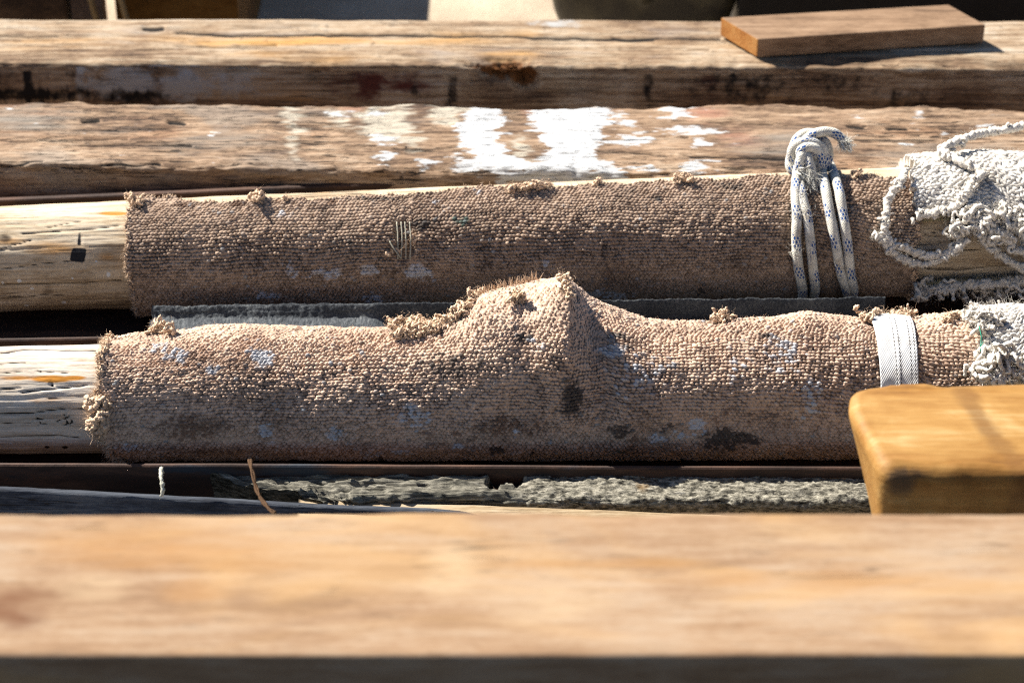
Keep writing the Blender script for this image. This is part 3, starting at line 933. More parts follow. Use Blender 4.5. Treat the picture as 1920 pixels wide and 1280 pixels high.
# --- back carpet
XB0 = BACK.locate(236, 480)[0]
XB1 = BACK.locate(1722, 440)[0]
def xa_b(A):
    return XB0 + 0.002 * fbm(A * 9, 1.0, 0, 91, 4) + 0.004 * sstep(R(60), R(120), A)
def xb_b(A):
    return XB1 + 0.004 * fbm(A * 7, 3.0, 0, 92, 3)
_ed = [(236, 372), (300, 372), (400, 374), (500, 374), (620, 372), (700, 367), (800, 360), (880, 355), (960, 352), (1050, 347), (1150, 342), (1250, 337), (1350, 334), (1450, 331), (1550, 332), (1650, 331), (1720, 330)]
_edX = np.array([BACK.locate(x, y, 0.008) for x, y in _ed])
def a0_b(X):
    return np.interp(X, _edX[:, 0], _edX[:, 1]) + R(2.2) * fbm(X * 25, 0.0, 0, 93, 4)
def a1_b(X):
    return np.full_like(X, R(172))
def shape_b(X, A, px, py, rad):
    e = 0.0018 * fbm(X * 8, A * 1.2, 0, 95, 3) * sstep(R(150), R(60), A)
    for c in (1500, 1522, 1568, 1590):
        cc = c + 10 * sstep(R(40), R(140), A)
        e = e - 0.0025 * np.exp(-((px - cc) / 16) ** 2)
    # hole worn through at the middle left
    hole = np.clip(0.5 + polysd(px, py, [(738, 420), (756, 412), (782, 436), (778, 470), (762, 490), (748, 488), (744, 455)]) / 8.0, 0, 1)
    e = e - 0.0062 * hole
    pad = 0.004 * np.exp(-((px - 690) / 60) ** 2 - ((py - 450) / 40) ** 2)
    return e + pad * (1 - hole), 0.0 * X, 0.0 * A
def stain_b(px, py, X, A):
    vis = np.cos(A - R(55)) > -0.15
    n = 0.25 * fbm(X * 30, A * 3, 0, 97, 3)
    b = lambda L: (blobs(px + 14 * n, py + 8 * n, L)) * vis
    white = b([(785, 510, 26, 12, .95), (695, 508, 22, 10, .85), (612, 512, 36, 9, .85), (535, 495, 9, 8, .7), (695, 560, 18, 10, .75), (500, 550, 26, 8, .6), (545, 510, 14, 8, .6), (1130, 550, 50, 7, .7), (1020, 490, 6, 8, .6), (530, 405, 12, 8, .45), (815, 380, 5, 4, .8), (890, 365, 9, 4, .6)])
    dark = b([(790, 420, 30, 14, .75), (1380, 352, 26, 6, .7), (1460, 345, 10, 5, .8), (1230, 372, 14, 6, .6), (700, 375, 40, 4, .6), (1320, 545, 20, 14, .5), (1190, 360, 8, 4, .5), (650, 460, 30, 30, .4)])
    brown = b([(345, 386, 16, 5, 1), (445, 384, 15, 5, 1), (262, 388, 9, 6, 1), (620, 378, 12, 5, 1), (1705, 350, 14, 26, .8), (1150, 510, 60, 30, .35), (900, 520, 200, 20, .3)])
    green = b([(862, 413, 20, 12, .65), (875, 398, 14, 6, .4)])
    return {'white': white, 'dark': dark, 'brown': brown, 'green': green}
def worn_b(px, py, X, A):
    w = 0.9 + 0.2 * fbm(X * 9, A * 2, 0, 99, 3)
    w = w * (1 - 0.25 * sstep(R(100), R(140), A))
    return np.clip(w, 0.4, 1.15)
cpt_b, (XBg, ABg, PB) = carpet('carpet_padding', BACK, M_cpb, (xa_b, xb_b), (a0_b, a1_b), 0.0075, 0.0060, shape_b, stain_b, 101, worn=worn_b, jit=0.10)
tag(cpt_b, 'brown looped carpet wrapped round the back pole, tied with rope, small hole showing its backing', 'carpet padding')

def rnd_idx(n, m, c):
    return RNG.integers(0, n, c), RNG.integers(0, m, c)
fuzz('loose_fibres', PF, rnd_idx, 5000, 0.0045, 0.00016, M_yarn, cpt_f, FRONT, 0.7)
fuzz('loose_fibres', PB, rnd_idx, 3000, 0.004, 0.00016, M_yarn, cpt_b, BACK, 0.7)
# frayed edges
def edge_fray(P, i, j_lo, j_hi, out, count, length, parent, name='frayed_edge', rad=0.00035, yarns=40, yr=0.0016, mat=None, axis=0):
    mb = MB()
    if axis == 0:
        js = RNG.integers(j_lo, j_hi, count)
        b = P[i, js]
    else:
        js = RNG.integers(j_lo, j_hi, count)
        b = P[js, i]
    mb.hairs(b, np.tile(out, (len(b), 1)), length, rad, 0.55, 5, 0.6)
    for k in range(yarns):
        q = random.randint(j_lo, j_hi - 1)
        s = P[i, q] if axis == 0 else P[q, i]
        d = np.array(out, float) + np.random.default_rng(k).normal(0, 0.55, 3)
        pts = [s - np.array(out) * 0.003]
        for _ in range(3):
            pts.append(pts[-1] + d / np.linalg.norm(d) * length * random.uniform(0.2, 0.4))
            d = d + np.random.default_rng(k * 7 + _).normal(0, 0.7, 3)
        mb.tube(spline(pts, 12), np.linspace(yr, yr * 0.5, len(spline(pts, 12))), 6, True, 0.35, k)
    return mb.build(name, mat or M_yarn, parent)
na_f = PF.shape[1]
edge_fray(PF, 1, int(na_f * .12), int(na_f * .80), (-1, -0.35, 0.1), 900, 0.009, cpt_f, yarns=130, yr=0.0019)
edge_fray(PF, 1, int(na_f * .50), int(na_f * .66), (-0.9, -0.5, -0.2), 130, 0.014, cpt_f, yarns=26, yr=0.0028)
edge_fray(PF, 6, int(na_f * .80), int(na_f * .92), (-0.1, -0.5, -1), 240, 0.026, cpt_f, yarns=20)
na_b = PB.shape[1]
edge_fray(PB, 1, int(na_b * .02), int(na_b * .9), (-1, -0.3, 0.1), 420, 0.006, cpt_b, yarns=70, yr=0.0014)
edge_fray(PB, 1, 10, PB.shape[0] - 10, (0, 0.6, 0.7), 900, 0.005, cpt_b, yarns=60, yr=0.0014, axis=1)
edge_fray(PB, -2, int(na_b * .1), int(na_b * .9), (1, -0.3, 0), 300, 0.008, cpt_b, yarns=60, yr=0.0017)

def tuft(S, pts, parent, n_yarn=10, size=0.012, hairs=160, mat=None, lift=0.004, yr=0.0019, seed=0, name='loose_tuft', hl=0.010):
    """clump of pulled-out crinkled yarn along places on the carpet (world points)"""
    mb = MB()
    g = np.random.default_rng(1000 + seed)
    pts = np.asarray(pts, float)
    for k in range(n_yarn):
        c = pts[g.integers(0, len(pts))] + g.normal(0, size * 0.35, 3)
        d = g.normal(0, 1, 3)
        d[2] = abs(d[2]) * 0.6
        p = [c]
        for _ in range(6):
            d = d / np.linalg.norm(d)
            p.append(p[-1] + d * size * 0.36)
            pull = pts[np.argmin(np.linalg.norm(pts - p[-1], axis=1))] - p[-1]
            d = d + g.normal(0, 0.9, 3) + pull / size * 1.1
        q = spline(p, 30)
        mb.tube(q, yr * (0.75 + 0.5 * g.random()), 6, True, 0.5, k, 0.2, 0.003)
    b = pts[g.integers(0, len(pts), hairs)] + g.normal(0, size * 0.4, (hairs, 3))
    mb.hairs(b, np.tile([0, -0.25, 0.7], (hairs, 1)), hl, 0.00018, 0.6, 5, 0.9)
    return mb.build(name, mat or M_yarn, parent)

def on(S, px, py, off=0.012):
    X, A = S.locate(px, py, off)
    return S.pt(X, A, off)
def surf(P, px, py):
    """point of a carpet nearest in the photograph to a place"""
    a, b = proj(P[::3, ::3])
    # nearest to the camera among the close ones
    d = np.hypot(a - px, b - py)
    dep = (P[::3, ::3] - CAM) @ FWD
    c = d + 60 * (dep - dep.min())
    k = np.unravel_index(np.argmin(c), c.shape)
    return P[::3, ::3][k]
def line_on(P, pts, n=14, lift=(0, -0.004, 0.005)):
    q = spline([(x, y, 0) for x, y in pts], n)
    return np.array([surf(P, a, b) + np.array(lift) for a, b, _ in q])
UPL = (0, -0.002, 0.004)
T = [
    (PF, cpt_f, FRONT, [(300, 624), (292, 612), (322, 622)], 14, 0.016), (PF, cpt_f, FRONT, [(735, 616), (760, 606), (780, 600), (790, 618), (815, 622)], 46, 0.016),
    (PF, cpt_f, FRONT, [(745, 632), (770, 626), (800, 622), (835, 605)], 34, 0.014), (PF, cpt_f, FRONT, [(845, 602), (860, 592), (875, 578), (888, 562), (900, 550)], 34, 0.013),
    (PF, cpt_f, FRONT, [(965, 555), (972, 565), (978, 560)], 14, 0.011), (PF, cpt_f, FRONT, [(1048, 524), (1062, 530), (1058, 545), (1066, 560)], 18, 0.011),
    (PF, cpt_f, FRONT, [(1340, 588), (1350, 582), (1366, 580)], 14, 0.013), (PF, cpt_f, FRONT, [(1342, 602), (1352, 604)], 8, 0.009),
    (PF, cpt_f, FRONT, [(1625, 600), (1650, 597), (1675, 590), (1688, 586), (1700, 598)], 44, 0.015), (PF, cpt_f, FRONT, [(1775, 600), (1785, 596)], 8, 0.009),
    (PB, cpt_b, BACK, [(255, 382), (262, 376), (262, 388)], 9, 0.010), (PB, cpt_b, BACK, [(480, 374), (484, 366), (488, 378)], 14, 0.012), (PB, cpt_b, BACK, [(538, 376)], 5, 0.007),
    (PB, cpt_b, BACK, [(960, 358), (990, 354), (1015, 352), (1030, 348)], 26, 0.010), (PB, cpt_b, BACK, [(1122, 348)], 6, 0.008), (PB, cpt_b, BACK, [(1265, 340), (1285, 337), (1298, 342)], 12, 0.010),
    (PB, cpt_b, BACK, [(232, 372)], 5, 0.009), (PB, cpt_b, BACK, [(735, 478), (772, 462), (776, 450)], 6, 0.008), (PB, cpt_b, BACK, [(1600, 330), (1610, 328)], 5, .008),
]
for k, (P, par, S, pts, ny, sz) in enumerate(T):
    p = line_on(P, pts, 12, UPL) if len(pts) > 1 else np.array([surf(P, *pts[0]) + np.array(UPL)])
    tuft(S, p, par, int(ny * 1.3), sz * 0.8, 18 * ny, seed=k, yr=0.0014, hl=0.007)
for k, pts in enumerate(([(190, 756), (182, 760), (174, 758), (182, 770)], [(192, 786), (184, 790), (178, 800), (190, 795)], [(190, 770), (186, 776)])):
    p = np.array([FRONT.pt(*FRONT.locate(x, y, 0.012), 0.013) for x, y in pts])
    tuft(FRONT, p, cpt_f, (20, 24, 10)[k], 0.012, 220, seed=301 + k, yr=0.0024)
mbs = MB()
sp = line_on(PF, [(893, 556), (920, 545), (950, 538), (985, 530), (1010, 526)], 60, (0, 0.001, 0.0))
mbs.hairs(np.repeat(sp, 3, 0) + RNG.normal(0, .0012, (len(sp) * 3, 3)), np.tile([-0.25, 0.1, 1.0], (len(sp) * 3, 1)), 0.010, 0.00042, 0.12, 4, 0.28)
mbs.build('bared_warp_ends', M_yarn, cpt_f)
# warp threads bared across the hole in the back carpet
M_warp = yarn_mat('pale_backing_thread', (0.55, 0.52, 0.40, 1), (0.66, 0.62, 0.5, 1))
mb = MB()
for x in (744, 752, 759, 768):
    mb.tube(spline([on(BACK, x, 416, .012), on(BACK, x + 2, 445, .0125), on(BACK, x - 2 + (x % 5), 486, .012)], 12), 0.0008, 6, lump=0.2)
mb.tube(spline([on(BACK, 730, 452, .014), on(BACK, 740, 468, .016), on(BACK, 752, 484, .014)], 10), 0.0009, 6)
mb.build('bared_thread', M_warp, cpt_b)

# ------------------------------------------------------------------ grey mat strip between the two channels
def sheet(name, P, thick, mat, attrs=None):
    """thin sheet with real thickness from a grid of points"""
    n, m = P.shape[:2]
    low = P - np.array([0, 0, thick])
    V = np.vstack([P.reshape(-1, 3), low.reshape(-1, 3)])
    q = grid_quads(n, m)
    N = n * m
    idx = np.arange(N).reshape(n, m)
    ring = np.concatenate([idx[:, 0], idx[-1, 1:], idx[-2::-1, -1], idx[0, -2:0:-1]])
    a = np.arange(len(ring))
    side = np.stack([ring, N + ring, N + ring[(a + 1) % len(ring)], ring[(a + 1) % len(ring)]], -1)
    at_ = {k: np.concatenate([v.ravel(), v.ravel()]) for k, v in (attrs or {}).items()}
    return new_mesh(name, V, [], mat, None, at_, True, np.vstack([q, q[:, ::-1] + N, side]))
t = NT('grey_mat')
n = t.noise(t.map((1, 0.25, 1)), 420, 4, 0.7)
n2 = t.noise(t.co, 26, 5, 0.6)
col = t.ramp(t.math('MULTIPLY_ADD', n, 0.6, t.math('MULTIPLY', n2, 0.4)), [(0.3, lin(40, 43, 48)), (0.5, lin(86, 90, 94)), (0.7, lin(140, 143, 142))])
M_mat = t.done(col, 0.95, t.bump(n, 1.0, 0.002), 0.1)
ml0, ml1 = at(284, 573, z=-0.0085), at(1660, 556, z=-0.0085)
xs = np.linspace(ml0[0], ml1[0], 420)
ss = np.linspace(0, 1, 44)
Xg, Sg = np.meshgrid(xs, ss, indexing='ij')
yb = ml0[1] + (ml1[1] - ml0[1]) * (Xg - ml0[0]) / (ml1[0] - ml0[0])
dm = 0.010 + 0.030 * sstep(690, 790, proj(np.stack([Xg, yb, 0 * Xg], -1))[0]) + 0.003 * fbm(Xg * 9, 0.0, 0, 115, 3)
kd = sstep(0.03, 0.55, Sg)
Yg = yb - np.interp(Sg, [0, 0.05, 0.55, 1.0], [0, 0.001, 0.013, 0.062]) + 0.0015 * fbm(Xg * 20, Sg * 0.2, 0, 111, 3) * (Sg < 0.3)
Zg = -0.0085 - dm * kd - 0.004 * Sg + 0.0008 * fbm(Xg * 40, Yg * 40, 0, 112, 3) + 0.0009 * fbm(Xg * 280, Yg * 280, 0, 113, 3)
Xg = Xg + (Xg < xs[3]) * 0.003 * fbm(Yg * 120, 0.0, 0, 114, 3)
mat_o = sheet('rubber_mat', np.stack([Xg, Yg, Zg], -1)[:, ::-1], 0.004, M_mat)
tag(mat_o, 'strip of rough grey matting lying in the gap between the two carpeted poles', 'mat')

# ------------------------------------------------------------------ broken grey timber in front of the channel, low plank
ZG = -0.030
gt_l, gt_r = at(300, 884, z=ZG), at(1700, 884, z=ZG)
GW = 0.052
def attrs_g(px, py, P, S, Z):
    right = sstep(940, 1000, px)
    cr = np.zeros_like(px)
    gap = np.clip(0.5 + polysd(px, py, [(932, 875), (972, 875), (978, 898), (962, 912), (925, 920), (915, 905)]) / 12, 0, 1)
    chunk = blobs(px, py, [(950, 912, 16, 13), (925, 922, 20, 8), (980, 920, 10, 8)])
    orange = blobs(px, py, [(1205, 905, 20, 22, .5), (1580, 890, 40, 8, .8)])
    return {'crack': cr, 'right': right, 'gap': gap * (1 - np.clip(chunk * 1.6, 0, 1)), 'orange': orange}
def disp_g(px, py, P, S, Z, a):
    x, y, z = P[..., 0], P[..., 1], P[..., 2]
    top = sstep(-0.014, -0.002, Z)
    fib = fbm(x * 10 + y * 3, y * 130 - x * 8, z * 50, 121, 4)
    gran = 0.8 * fbm(x * 30, y * 70, z * 70, 126, 3) - 0.9 * np.abs(fbm(x * 60 + y * 20, y * 190, z * 120, 122, 4, 0.65)) + 0.2
    d = (1 - a['right']) * (0.0062 * fib - 0.003 * np.abs(fbm(x * 40, y * 60, 0, 123, 3))) + a['right'] * (0.0028 * gran)
    front_drop = 0.02 * sstep(GW - 0.004, GW, S) * 0
    d = d - 0.034 * a['gap'] * top
    d = d + np.exp(-((S - GW) / 0.008) ** 2) * top * (0.006 * fbm(x * 30, 0.0, 0, 124, 4) - 0.002)
    return d * (Z > -0.02)
def shift_g(X, S, Z):
    k = sstep(gt_l[0] + 0.25, gt_l[0] + 0.0, X)
    return k * (S / GW) * 0.16 + k * 0.006 * fbm(S * 90, Z * 90, 0, 125, 3)
t = NT('rotten_grey_timber')
g = t.map((0.05, 1, 1), (0, 0, R(-8)))
n1 = t.noise(g, 320, 5, 0.7)
n2 = t.noise(t.map((0.4, 1, 1), (0, 0, R(14))), 240, 5, 0.7)
nn = t.mix(t.attr('right'), n1, n2)
col = t.ramp(nn, [(0.34, lin(34, 32, 30)), (0.46, lin(112, 108, 96)), (0.58, lin(168, 162, 146)), (0.72, lin(206, 200, 184))])
col = t.mix(t.smooth(t.attr('right'), 0.2, 0.8, 0.3, 0.0), col, lin(84, 84, 78))
col = t.mix(t.smooth(t.attr('orange'), 0.3, 0.7, 0, 0.6), col, lin(170, 128, 64))
col = t.mix(t.smooth(t.attr('gap'), 0.3, 0.7), col, lin(52, 40, 32))
M_gt = t.done(col, 0.95, t.bump(nn, 1.0, 0.003), 0.1)
gx0 = at(372, 884, z=ZG)[0]
gt = timber('broken_timber', gt_l, gt_r, GW, 0.20, gx0, RUNX, M_gt, 0.006, 0.0017, 0.0018, disp_g, attrs_g, shift_g)
tag(gt, 'rotten grey timber with a torn slanting end, crumbling just below the front pole', 'timber')

lp_l, lp_r = at(580, 935, z=-0.036), at(1350, 963, z=-0.036)
LW = 0.085
def attrs_l(px, py, P, S, Z):
    return {'crack': np.zeros_like(px)}
def disp_l(px, py, P, S, Z, a):
    x, y, z = P[..., 0], P[..., 1], P[..., 2]
    return 0.0009 * fbm(x * 5, y * 20, z * 20, 131, 3) + 0.0006 * fbm(x * 14, y * 150, z * 150, 132, 3)
M_lp = wood('sand_coloured_plank', [(0.0, lin(120, 98, 70)), (0.4, lin(176, 152, 114)), (0.7, lin(200, 178, 140)), (1.0, lin(214, 196, 164))], 1.2, 0.05, 0.4, bumpd=0.001)
lp = timber('low_plank', lp_l, lp_r, LW, 0.13, at(560, 935, z=-0.036)[0], RUNX, M_lp, 0.003, 0.003, 0.004, disp_l, attrs_l)
tag(lp, 'sand coloured plank lying low just behind the front rail, a sunlit sliver of it showing', 'plank')
M_gb = wood('grey_board', [(0.0, lin(40, 44, 50)), (0.4, lin(70, 75, 82)), (0.7, lin(92, 98, 104)), (1.0, lin(112, 116, 120))], 1.4, 0.05, 0.5, bumpd=0.0012)
ga, gb_ = at(0, 916, z=-0.022), at(880, 961, z=-0.030)
xs = np.linspace(-1.2, at(930, 962, z=-0.03)[0], 240)
kk = (xs - ga[0]) / (gb_[0] - ga[0])
yt = ga[1] + (gb_[1] - ga[1]) * kk
zt = ga[2] + (gb_[2] - ga[2]) * kk + 0.0012 * fbm(xs * 9, 0.0, 0, 133, 4) - 0.004 * sstep(0.9, 1.15, kk)
be = R(64)
dn = np.array([-math.cos(be), -math.sin(be)])
nb_ = np.array([math.sin(be), -math.cos(be)])
rows = []
for sdist in list(np.linspace(0, 0.20, 40)):
    rows.append(np.stack([xs, yt + dn[0] * sdist + 0.0, zt + dn[1] * sdist + 0 * xs], -1))
for sdist in (0.20, 0.0):
    rows.append(np.stack([xs, yt + dn[0] * sdist + nb_[0] * 0.011, zt + dn[1] * sdist + nb_[1] * 0.011], -1))
Pg = np.stack(rows, 1)
Pg[:, :40, 1] += 0.0007 * fbm(Pg[:, :40, 0] * 14, Pg[:, :40, 2] * 160, 0, 134, 3)
n, m = Pg.shape[:2]
gbd = new_mesh('grey_board', Pg.reshape(-1, 3), [list(range(m)), list(range((n - 1) * m + m - 1, (n - 1) * m - 1, -1))], M_gb, None, {'crack': np.zeros(n * m)}, True, grid_quads(n, m, True))
tag(gbd, 'blue grey board in shade, leaning behind the front rail at lower left', 'board')

# white cord end and rusty twine hanging below the front channel
M_cord = yarn_mat('pale_cord', (0.55, 0.53, 0.42, 1), (0.66, 0.64, 0.54, 1))
mb = MB()
c0 = chan2
q = spline([scr(303, 878, 2.68), scr(302, 895, 2.665), scr(305, 912, 2.66), scr(303, 930, 2.66)], 24)
mb.tube(q, 0.0022, 8, True, 0.4, 3, 0.2, 0.006)
mb.hairs(q[RNG.integers(0, len(q), 60)], np.tile([0, 0, 1.0], (60, 1)), 0.004, 0.00018, 0.5, 4, 0.8)
cord = tag(mb.build('cord_end', M_cord), 'short pale cord end hanging straight down below the front pole at left', 'cord')
M_tw = yarn_mat('rusty_twine', (0.07, 0.04, 0.022, 1), (0.12, 0.07, 0.04, 1))
mb = MB()
q = spline([scr(468, 862, 2.70), scr(474, 888, 2.66), scr(480, 912, 2.64), scr(488, 932, 2.62), scr(503, 952, 2.60), scr(516, 962, 2.59)], 40)
for k in range(2):
    ph = np.linspace(0, 14, len(q)) + k * math.pi
    mb.tube(q + 0.0012 * np.stack([np.cos(ph), np.sin(ph), 0 * ph], -1), 0.0016, 6, True, 0.35, k)
mb.hairs(q[RNG.integers(0, len(q), 80)], np.tile([0, 0, 1.0], (80, 1)), 0.005, 0.00018, 0.5, 4, 0.8)
tw = tag(mb.build('twine', M_tw), 'brown twisted twine dangling from the front pole to the low plank', 'twine')

# ------------------------------------------------------------------ rope lashing on the back pole
t = NT('white_rope_blue_fleck')
u, v = t.attr('u'), t.attr('v')
def frac(x): return t.math('FRACT', x)
per = 0.038
ub = t.math('DIVIDE', u, per)
band = t.smooth(t.math('ABSOLUTE', t.math('SUBTRACT', frac(t.math('MULTIPLY_ADD', v, 0.55, ub)), 0.5)), 0.2, 0.24, 1, 0)
gu = frac(t.math('MULTIPLY', ub, 8.0))
gv = frac(t.math('MULTIPLY_ADD', v, 9.0, t.math('MULTIPLY', t.math('FLOOR', t.math('MULTIPLY', ub, 8.0)), 0.5)))
fl = t.math('MULTIPLY', t.smooth(t.math('ABSOLUTE', t.math('SUBTRACT', gu, 0.5)), 0.34, 0.44, 1, 0), t.smooth(t.math('ABSOLUTE', t.math('SUBTRACT', gv, 0.5)), 0.24, 0.34, 1, 0))
side = t.smooth(t.math('ABSOLUTE', t.math('SUBTRACT', frac(t.math('MULTIPLY', v, 2.0)), 0.5)), 0.30, 0.36, 1, 0)
fl = t.math('MULTIPLY', t.math('MULTIPLY', fl, band), side)
fl = t.math('MULTIPLY', fl, t.smooth(t.noise(t.co, 70, 2), 0.3, 0.42, 0.25, 1.0))
base = t.mix(t.smooth(t.noise(t.co, 60, 5, 0.65), 0.35, 0.7), lin(250, 245, 230), lin(214, 208, 194))
base = t.mix(t.smooth(t.noise(t.co, 35, 4, 0.65), 0.56, 0.72, 0, 0.55), base, lin(176, 154, 122))
col = t.mix(fl, base, lin(30, 88, 160))
braid_a = t.math('SINE', t.math('MULTIPLY', t.math('MULTIPLY_ADD', v, 12.0, t.math('MULTIPLY', u, 330.0)), 2 * math.pi))
braid_b = t.math('SINE', t.math('MULTIPLY', t.math('MULTIPLY_ADD', v, -12.0, t.math('MULTIPLY', u, 330.0)), 2 * math.pi))
hb = t.math('MAXIMUM', braid_a, braid_b)
nb = t.bump(t.noise(t.co, 700, 3, 0.7), 0.7, 0.0008)
M_rope = t.done(col, 0.9, t.bump(hb, 0.5, 0.0006, nb), 0.15)
M_fray = yarn_mat('frayed_rope_fibre', (0.92, 0.87, 0.74, 1), (1.0, 0.97, 0.88, 1))

RR = 0.0063
mb = MB()
def strand(pxs, a_top=-30, a_bot=168, off=0.0145):
    """a turn of rope down over the carpet: (px, py) places on the surface, then under the pole"""
    pts = []
    for (x, y) in pxs:
        X, A = BACK.locate(x, y, 0.0145)
        pts.append(BACK.pt(X, A, off))
    return pts
yb1, zb1, rb1 = BACK.ax(0.36)
def under(P, dx=0.0):
    X = P[0]
    return [BACK.pt(X + dx, R(150), 0.0145), BACK.pt(X + dx, R(185), 0.012), BACK.pt(X + dx, R(215), 0.012)]
dep0 = ((BACK.pt(0.36, R(-10), 0.012) - CAM) @ FWD)
K = lambda x, y, d: scr(x, y, dep0 - d)      # knot places: photograph place and how far it stands out towards the viewer
s1 = [K(1505, 288, .020), K(1497, 312, .016)] + strand([(1492, 360), (1494, 405), (1493, 450), (1497, 500), (1505, 545)]); s1 += under(s1[-1], .004)
s2 = [K(1500, 322, .010)] + strand([(1503, 365), (1514, 410), (1519, 450), (1524, 500), (1528, 545)]); s2 += under(s2[-1], .0)
s3 = [K(1530, 300, .004), K(1540, 318, .004)] + strand([(1547, 352), (1556, 400), (1566, 450), (1577, 510), (1588, 545)]); s3 += under(s3[-1], .010)
s4 = [BACK.pt(BACK.locate(1560, 340)[0], R(-75), .0145)] + [BACK.pt(BACK.locate(1563, 340)[0], R(-42), .0150)] + strand([(1570, 345), (1580, 400), (1588, 450), (1594, 510), (1600, 545)]); s4 += under(s4[-1], .003)
for s in (s1, s2, s3, s4):
    q = spline(s, 110)
    mb.tube(q, RR * (1 + 0.05 * fbm(np.arange(len(q)) * 0.12, s[0][0] * 50, 0, 5, 2)), 18, True)
knot = [
    [K(1541, 320, .000), K(1553, 298, .000), K(1550, 272, .004), K(1532, 254, .004), K(1511, 250, .004), K(1494, 262, .006), K(1486, 284, .008), K(1481, 308, .010), K(1488, 322, .010), K(1499, 312, .004)],
    [K(1490, 318, .004), K(1484, 296, .013), K(1488, 276, .018), K(1503, 267, .021), K(1523, 267, .020), K(1540, 276, .016), K(1547, 296, .010), K(1541, 316, .006)],
    [K(1500, 300, .014), K(1501, 284, .024), K(1513, 276, .027), K(1529, 279, .025), K(1539, 293, .020), K(1536, 308, .014), K(1527, 316, .008)],
    [K(1502, 298, .014), K(1510, 287, .019), K(1524, 287, .018), K(1532, 300, .014), K(1520, 309, .014), K(1507, 305, .013)],
    [K(1500, 335, .020), K(1499, 310, .026), K(1504, 290, .026), K(1514, 282, .018)],
    [K(1524, 332, .022), K(1519, 312, .027), K(1514, 294, .025), K(1506, 284, .016)],
    [K(1504, 272, .012), K(1515, 259, .016), K(1530, 250, .016), K(1548, 247, .014), K(1564, 250, .012), K(1577, 259, .010), K(1584, 267, .010)],
]
for k, s in enumerate(knot):
    q = spline(s, 70)
    mb.tube(q, RR * (1 + 0.04 * fbm(np.arange(len(q)) * 0.15, k * 3.3, 0, 6, 2)), 18, True)
rope = mb.build('rope', M_rope)
tag(rope, 'white rope with blue flecks tied in a knot round the back pole', 'rope')
def tassel(name, a, b, count, length, spread, parent):
    m = MB()
    a, b = np.asarray(a), np.asarray(b)
    d = (b - a) / np.linalg.norm(b - a)
    base = a + RNG.normal(0, RR * 0.45, (count, 3))
    m.hairs(base, np.tile(d, (count, 1)), length, 0.00035, 0.16, 6, spread)
    g = np.random.default_rng(5)
    for k in range(14):
        s = a + g.normal(0, RR * 0.4, 3)
        e = s + (d + g.normal(0, spread * 0.7, 3)) * length * g.uniform(0.5, 0.95)
        m.tube(spline([s, (s + e) / 2 + g.normal(0, 0.0015, 3), e], 9), np.linspace(0.0020, 0.0009, 8 if False else len(spline([s, s, e], 9))), 6, True, 0.3, k)
    return m.build(name, M_fray, parent)
tassel('frayed_end', K(1582, 265, .010), K(1591, 277, .012), 260, 0.013, 0.45, rope)
tassel('frayed_end', K(1519, 322, .030), K(1527, 350, .026), 500, 0.024, 0.30, rope)
tassel('frayed_end', K(1497, 322, .026), K(1512, 326, .032), 120, 0.016, 0.55, rope)
for (x, y) in ((1495, 400), (1493, 470), (1500, 360), (1512, 395)):
    mbz = MB()
    p = on(BACK, x, y, 0.021)
    mbz.hairs(np.tile(p, (50, 1)) + RNG.normal(0, .004, (50, 3)), np.tile([-0.3, -0.5, 0.4], (50, 1)), 0.007, 0.0003, 0.5, 4, 0.9)
    mbz.build('worn_fibres', M_fray, rope)

# ------------------------------------------------------------------ fleecy white covers at the right
M_fl = carpet_mat('white_loop_fleece', (0.93, 0.86, 0.76, 1), (1.0, 0.95, 0.86, 1), (0.78, 0.70, 0.58, 1), [('dark', (0.2, 0.19, 0.18, 1), 0.5)], (0.42, 0.37, 0.30, 1))
M_fly = yarn_mat('cream_fleece_yarn', (0.92, 0.83, 0.70, 1), (1.0, 0.94, 0.84, 1))
M_net = yarn_mat('yellowed_backing', (0.38, 0.33, 0.17, 1), (0.5, 0.45, 0.26, 1))
def shape_0(X, A, px, py, rad):
    return 0.003 * fbm(X * 12, A * 2, 0, 141, 3) + 0.004, 0 * X, 0 * A
def st_0(px, py, X, A):
    return {'dark': 0.25 + 0.3 * fbm(X * 12, A * 3, 0, 143, 3), 'white': 0 * px}
# back pole
XW0 = BACK.locate(1712, 350)[0]
e0 = lambda A: XW0 + 0.006 * fbm(A * 6, 0.0, 0, 145, 3)
e1 = lambda A: np.full_like(A, 0.86)
_wl = [(1700, 392), (1740, 405), (1790, 400), (1830, 398), (1870, 420), (1920, 445), (2000, 450)]
_wX = np.array([BACK.locate(x, y, 0.012) for x, y in _wl])
wa0 = lambda X: np.full_like(X, R(-78))
wa1 = lambda X: np.interp(X, _wX[:, 0], _wX[:, 1]) + R(4) * fbm(X * 40, 0.0, 0, 147, 3)
fl_b, (XWg, AWg, PW) = carpet('fleece_cover', BACK, M_fl, (e0, e1), (wa0, wa1), 0.012, 0.0040, shape_0, st_0, 151, pu=0.0068, pv=0.0056, jit=0.22)
tag(fl_b, 'torn white fleece cover unravelling in loops of yarn over the back pole at right', 'fleece cover')
fuzz('loose_fibres', PW, rnd_idx, 2600, 0.007, 0.00018, M_fly, fl_b, BACK, 0.7)
